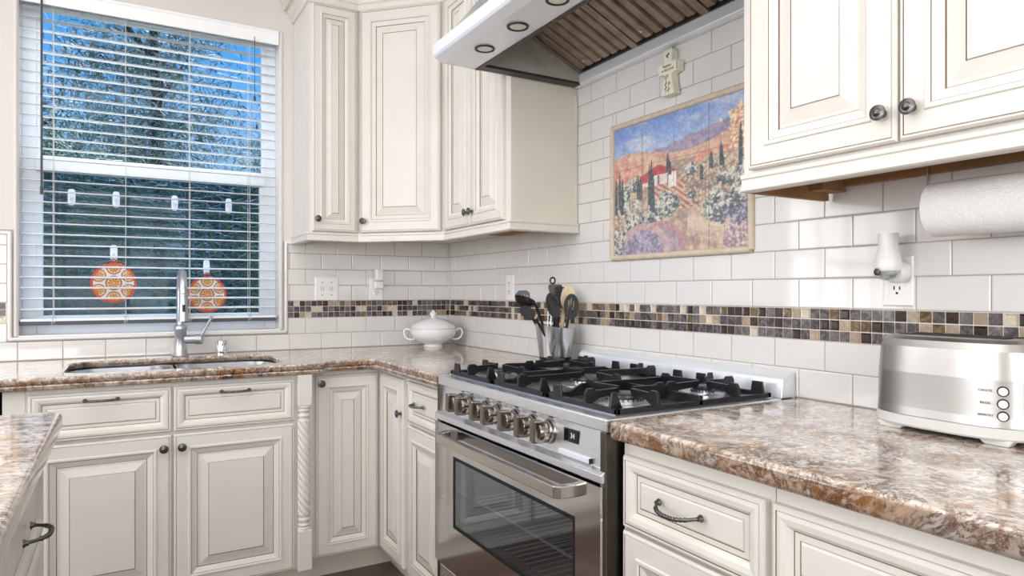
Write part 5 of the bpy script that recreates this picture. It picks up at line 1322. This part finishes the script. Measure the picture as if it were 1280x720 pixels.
# ------------------------------------------------------------------ outside the window
struct(MB().box((-9, .2, -.3), (7, 12, -.02), SOIL).build('ground'))
def foliage(name, cx, cy, cz, rx, ry, rz, n, mats, ln, wd, label, group, droop=.3, seed=1, trunk=True):
    rn = random.Random(seed); t = thing(name, label, 'tree' if 'tree' in name else 'hedge', (cx, cy, -.02), group)
    m = MB()
    clumps = []
    for _ in range(max(10, n//170)):
        a = rn.uniform(0, 2*PI); b = rn.uniform(-1, 1); r = rn.random()**.4
        clumps.append((Vector((cx+rx*r*math.cos(a)*math.sqrt(1-b*b), cy+ry*r*math.sin(a)*math.sqrt(1-b*b), cz+rz*r*b)), rn.choice(mats)))
    vs = {id(k_): ([], []) for k_ in mats}; bym = {id(k_): k_ for k_ in mats}
    for i in range(n):
        c, mt = rn.choice(clumps); sz = .36*min(rx, rz, 1.4)
        p = c+Vector((rn.gauss(0, 1), rn.gauss(0, 1), rn.gauss(0, 1)))*sz*.55
        if p.z < 0: p.z = rn.uniform(0, .4)
        if p.y < .35: p.y = .35+rn.random()*.3
        d = Vector((rn.gauss(0, 1), rn.gauss(0, 1), rn.gauss(0, .8)-droop)).normalized(); s_ = d.orthogonal().normalized()*wd*rn.uniform(.5, 1.3); l_ = ln*rn.uniform(.5, 1.3)
        V, F = vs[id(mt)]; k0 = len(V); V += [p-s_, p+s_, p+d*l_]; F.append((k0, k0+1, k0+2))
    for k_, (V, F) in vs.items():
        if V: m.add(V, F, bym[k_])
    m.build('foliage', t, recalc=False)
    if trunk:
        m = MB(); m.tube([(cx, cy, -.02), (cx+.05, cy, cz*.5), (cx-.03, cy, cz+rz*.4)], [.09, .07, .03], BARK, 8)
        for i in range(7):
            a = i*2.4; z_ = cz-rz*.6+i*rz*.18; m.tube([(cx, cy, z_), (cx+rx*.6*math.cos(a), cy+ry*.6*math.sin(a), z_+rz*.25)], [.035, .01], BARK, 6)
        m.build('trunk', t, smooth=60)
G1 = 'trees and shrubs outside the window'
foliage('conifer_tree', -1.28, 4.2, 3.2, .80, .7, 2.3, 15000, [LEAFA, LEAFC], .17, .007, 'tall blue green conifer tree rising in the middle of the window view', G1, seed=3)
foliage('conifer_tree', 1.1, 7.2, 2.3, 1.25, .9, 1.75, 17000, [LEAFA, LEAFB], .18, .010, 'dark green tree outside at the right side of the window', G1, seed=5)
foliage('conifer_tree', -3.0, 7.2, 2.4, 1.4, .9, 1.85, 17000, [LEAFA, LEAFB], .18, .010, 'dark green tree outside at the left side of the window', G1, seed=8)
foliage('garden_hedge', -1.3, 1.5, .95, 1.5, .30, 1.0, 26000, [LEAFB, LEAFA, LEAFC], .12, .004, 'spiky green hedge just outside the lower window pane', G1, seed=9, trunk=False)
fe = MB()
for i in range(60): fe.box((-7+i*.21, 9.5, -.02), (-7+i*.21+.20, 9.53, 3.2), FENCE)
for z in (.4, 1.6, 2.8): fe.box((-7, 9.53, z), (5.6, 9.58, z+.09), FENCE)
tag(fe.build('garden_fence'), 'weathered grey board fence far behind the garden trees', 'fence')

# ------------------------------------------------------------------ out-of-view windows, added as muntin bars over area lights; mirrored in tiles
def bigwin(n, x0, x1, y0, y1, z0, z1, axis):
    m = MB(); nx2 = 4; nz2 = 3; w = .02
    if axis == 'y':
        for i in range(nx2+1): x = x0+(x1-x0)*i/nx2; m.box((x-w, y0, z0), (x+w, y0+.04, z1), VINYL)
        for i in range(nz2+1): z = z0+(z1-z0)*i/nz2; m.box((x0-w, y0, z-w), (x1+w, y0+.04, z+w), VINYL)
    else:
        for i in range(nx2+1): y = y0+(y1-y0)*i/nx2; m.box((x0, y-w, z0), (x0+.04, y+w, z1), VINYL)
        for i in range(nz2+1): z = z0+(z1-z0)*i/nz2; m.box((x0, y0-w, z-w), (x0+.04, y1+w, z+w), VINYL)
    struct(m.build('window_%d' % n))
bigwin(2, -3.6, -.8, YB+.02, 0, .9, 2.5, 'y')
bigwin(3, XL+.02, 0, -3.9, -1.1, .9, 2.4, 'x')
bigwin(4, -4.2, -2.75, -.06, 0, 1.02, 2.35, 'y')

# ------------------------------------------------------------------ lights
def area(name, loc, rot, sx, sy, power, col):
    l = bpy.data.lights.new(name, 'AREA'); l.shape = 'RECTANGLE'; l.size = sx; l.size_y = sy; l.energy = power; l.color = col
    o = bpy.data.objects.new(name, l); COL.objects.link(o); o.location = loc; o.rotation_euler = rot; return o
area('window_light_rear', (-2.2, YB+.01, 1.7), (math.radians(90), 0, 0), 2.8, 1.6, 88, (0.95, 0.98, 1.0))
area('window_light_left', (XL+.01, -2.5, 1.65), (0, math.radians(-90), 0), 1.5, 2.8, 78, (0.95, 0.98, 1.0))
area('window_light_back', (-3.475, -.012, 1.685), (math.radians(-90), 0, 0), 1.45, 1.33, 30, (0.93, 0.97, 1.0))
area('ceiling_fill', (-2.0, -2.6, ZT-.02), (0, 0, 0), 2.2, 2.6, 40, (1.0, 0.99, 0.98))  # added soft overhead fill, no fixture on the ceiling
area('bounce_fill', (-2.4, -4.6, 1.5), (math.radians(82), 0, math.radians(-28)), 1.6, 1.6, 5, (1.0, 0.99, 0.97))
ol = bpy.data.lights.new('oven_fill', 'POINT'); ol.energy = 0.7; ol.shadow_soft_size = .03; olo = bpy.data.objects.new('oven_fill', ol); COL.objects.link(olo); olo.location = (-.35, -1.75, .72)  # added point light brightening the cavity so the rack shows
sn = bpy.data.lights.new('sun', 'SUN'); sn.energy = 7.0; sn.angle = math.radians(2); so_ = bpy.data.objects.new('sun', sn); COL.objects.link(so_); so_.rotation_euler = (math.radians(-36), math.radians(14), 0)
w = bpy.data.worlds.new('sky'); SC.world = w; w.use_nodes = True; nt = w.node_tree; nt.nodes.clear()
o_ = N(nt, 'ShaderNodeOutputWorld'); bg = N(nt, 'ShaderNodeBackground'); tc = N(nt, 'ShaderNodeTexCoord'); sx = N(nt, 'ShaderNodeSeparateXYZ'); L(nt, tc, 'Generated', sx, 0)
cr_ = N(nt, 'ShaderNodeValToRGB'); L(nt, sx, 'Z', cr_, 0)
e_ = cr_.color_ramp.elements; e_[0].position = 0.0; e_[0].color = (*s2l((0.80, 0.90, 0.98)), 1); e_[1].position = .7; e_[1].color = (*s2l((0.20, 0.48, 0.88)), 1)
e2 = cr_.color_ramp.elements.new(.30); e2.color = (*s2l((0.36, 0.68, 0.97)), 1)
L(nt, cr_, 0, bg, 0); bg.inputs[1].default_value = 1.05; L(nt, bg, 0, o_, 0)

# ------------------------------------------------------------------ camera
cam = bpy.data.cameras.new('camera'); co = bpy.data.objects.new('camera', cam); COL.objects.link(co)
co.location = (-1.5662, -3.3945, 1.1963); co.rotation_euler = (math.radians(90), 0, -0.5236)
cam.sensor_width = 36; cam.lens = 843.25/1280*36; cam.shift_y = (365.14-360)/1280; cam.clip_start = .02
SC.camera = co
SC.view_settings.view_transform = 'Standard'; SC.view_settings.look = 'None'; SC.view_settings.exposure = 0.0; SC.view_settings.gamma = 1.0
SC.cycles.max_bounces = 10; SC.cycles.diffuse_bounces = 4; SC.cycles.glossy_bounces = 4; SC.cycles.transparent_max_bounces = 12
SC.cycles.use_denoising = True; SC.cycles.sample_clamp_indirect = 6; SC.cycles.caustics_reflective = False; SC.cycles.caustics_refractive = False
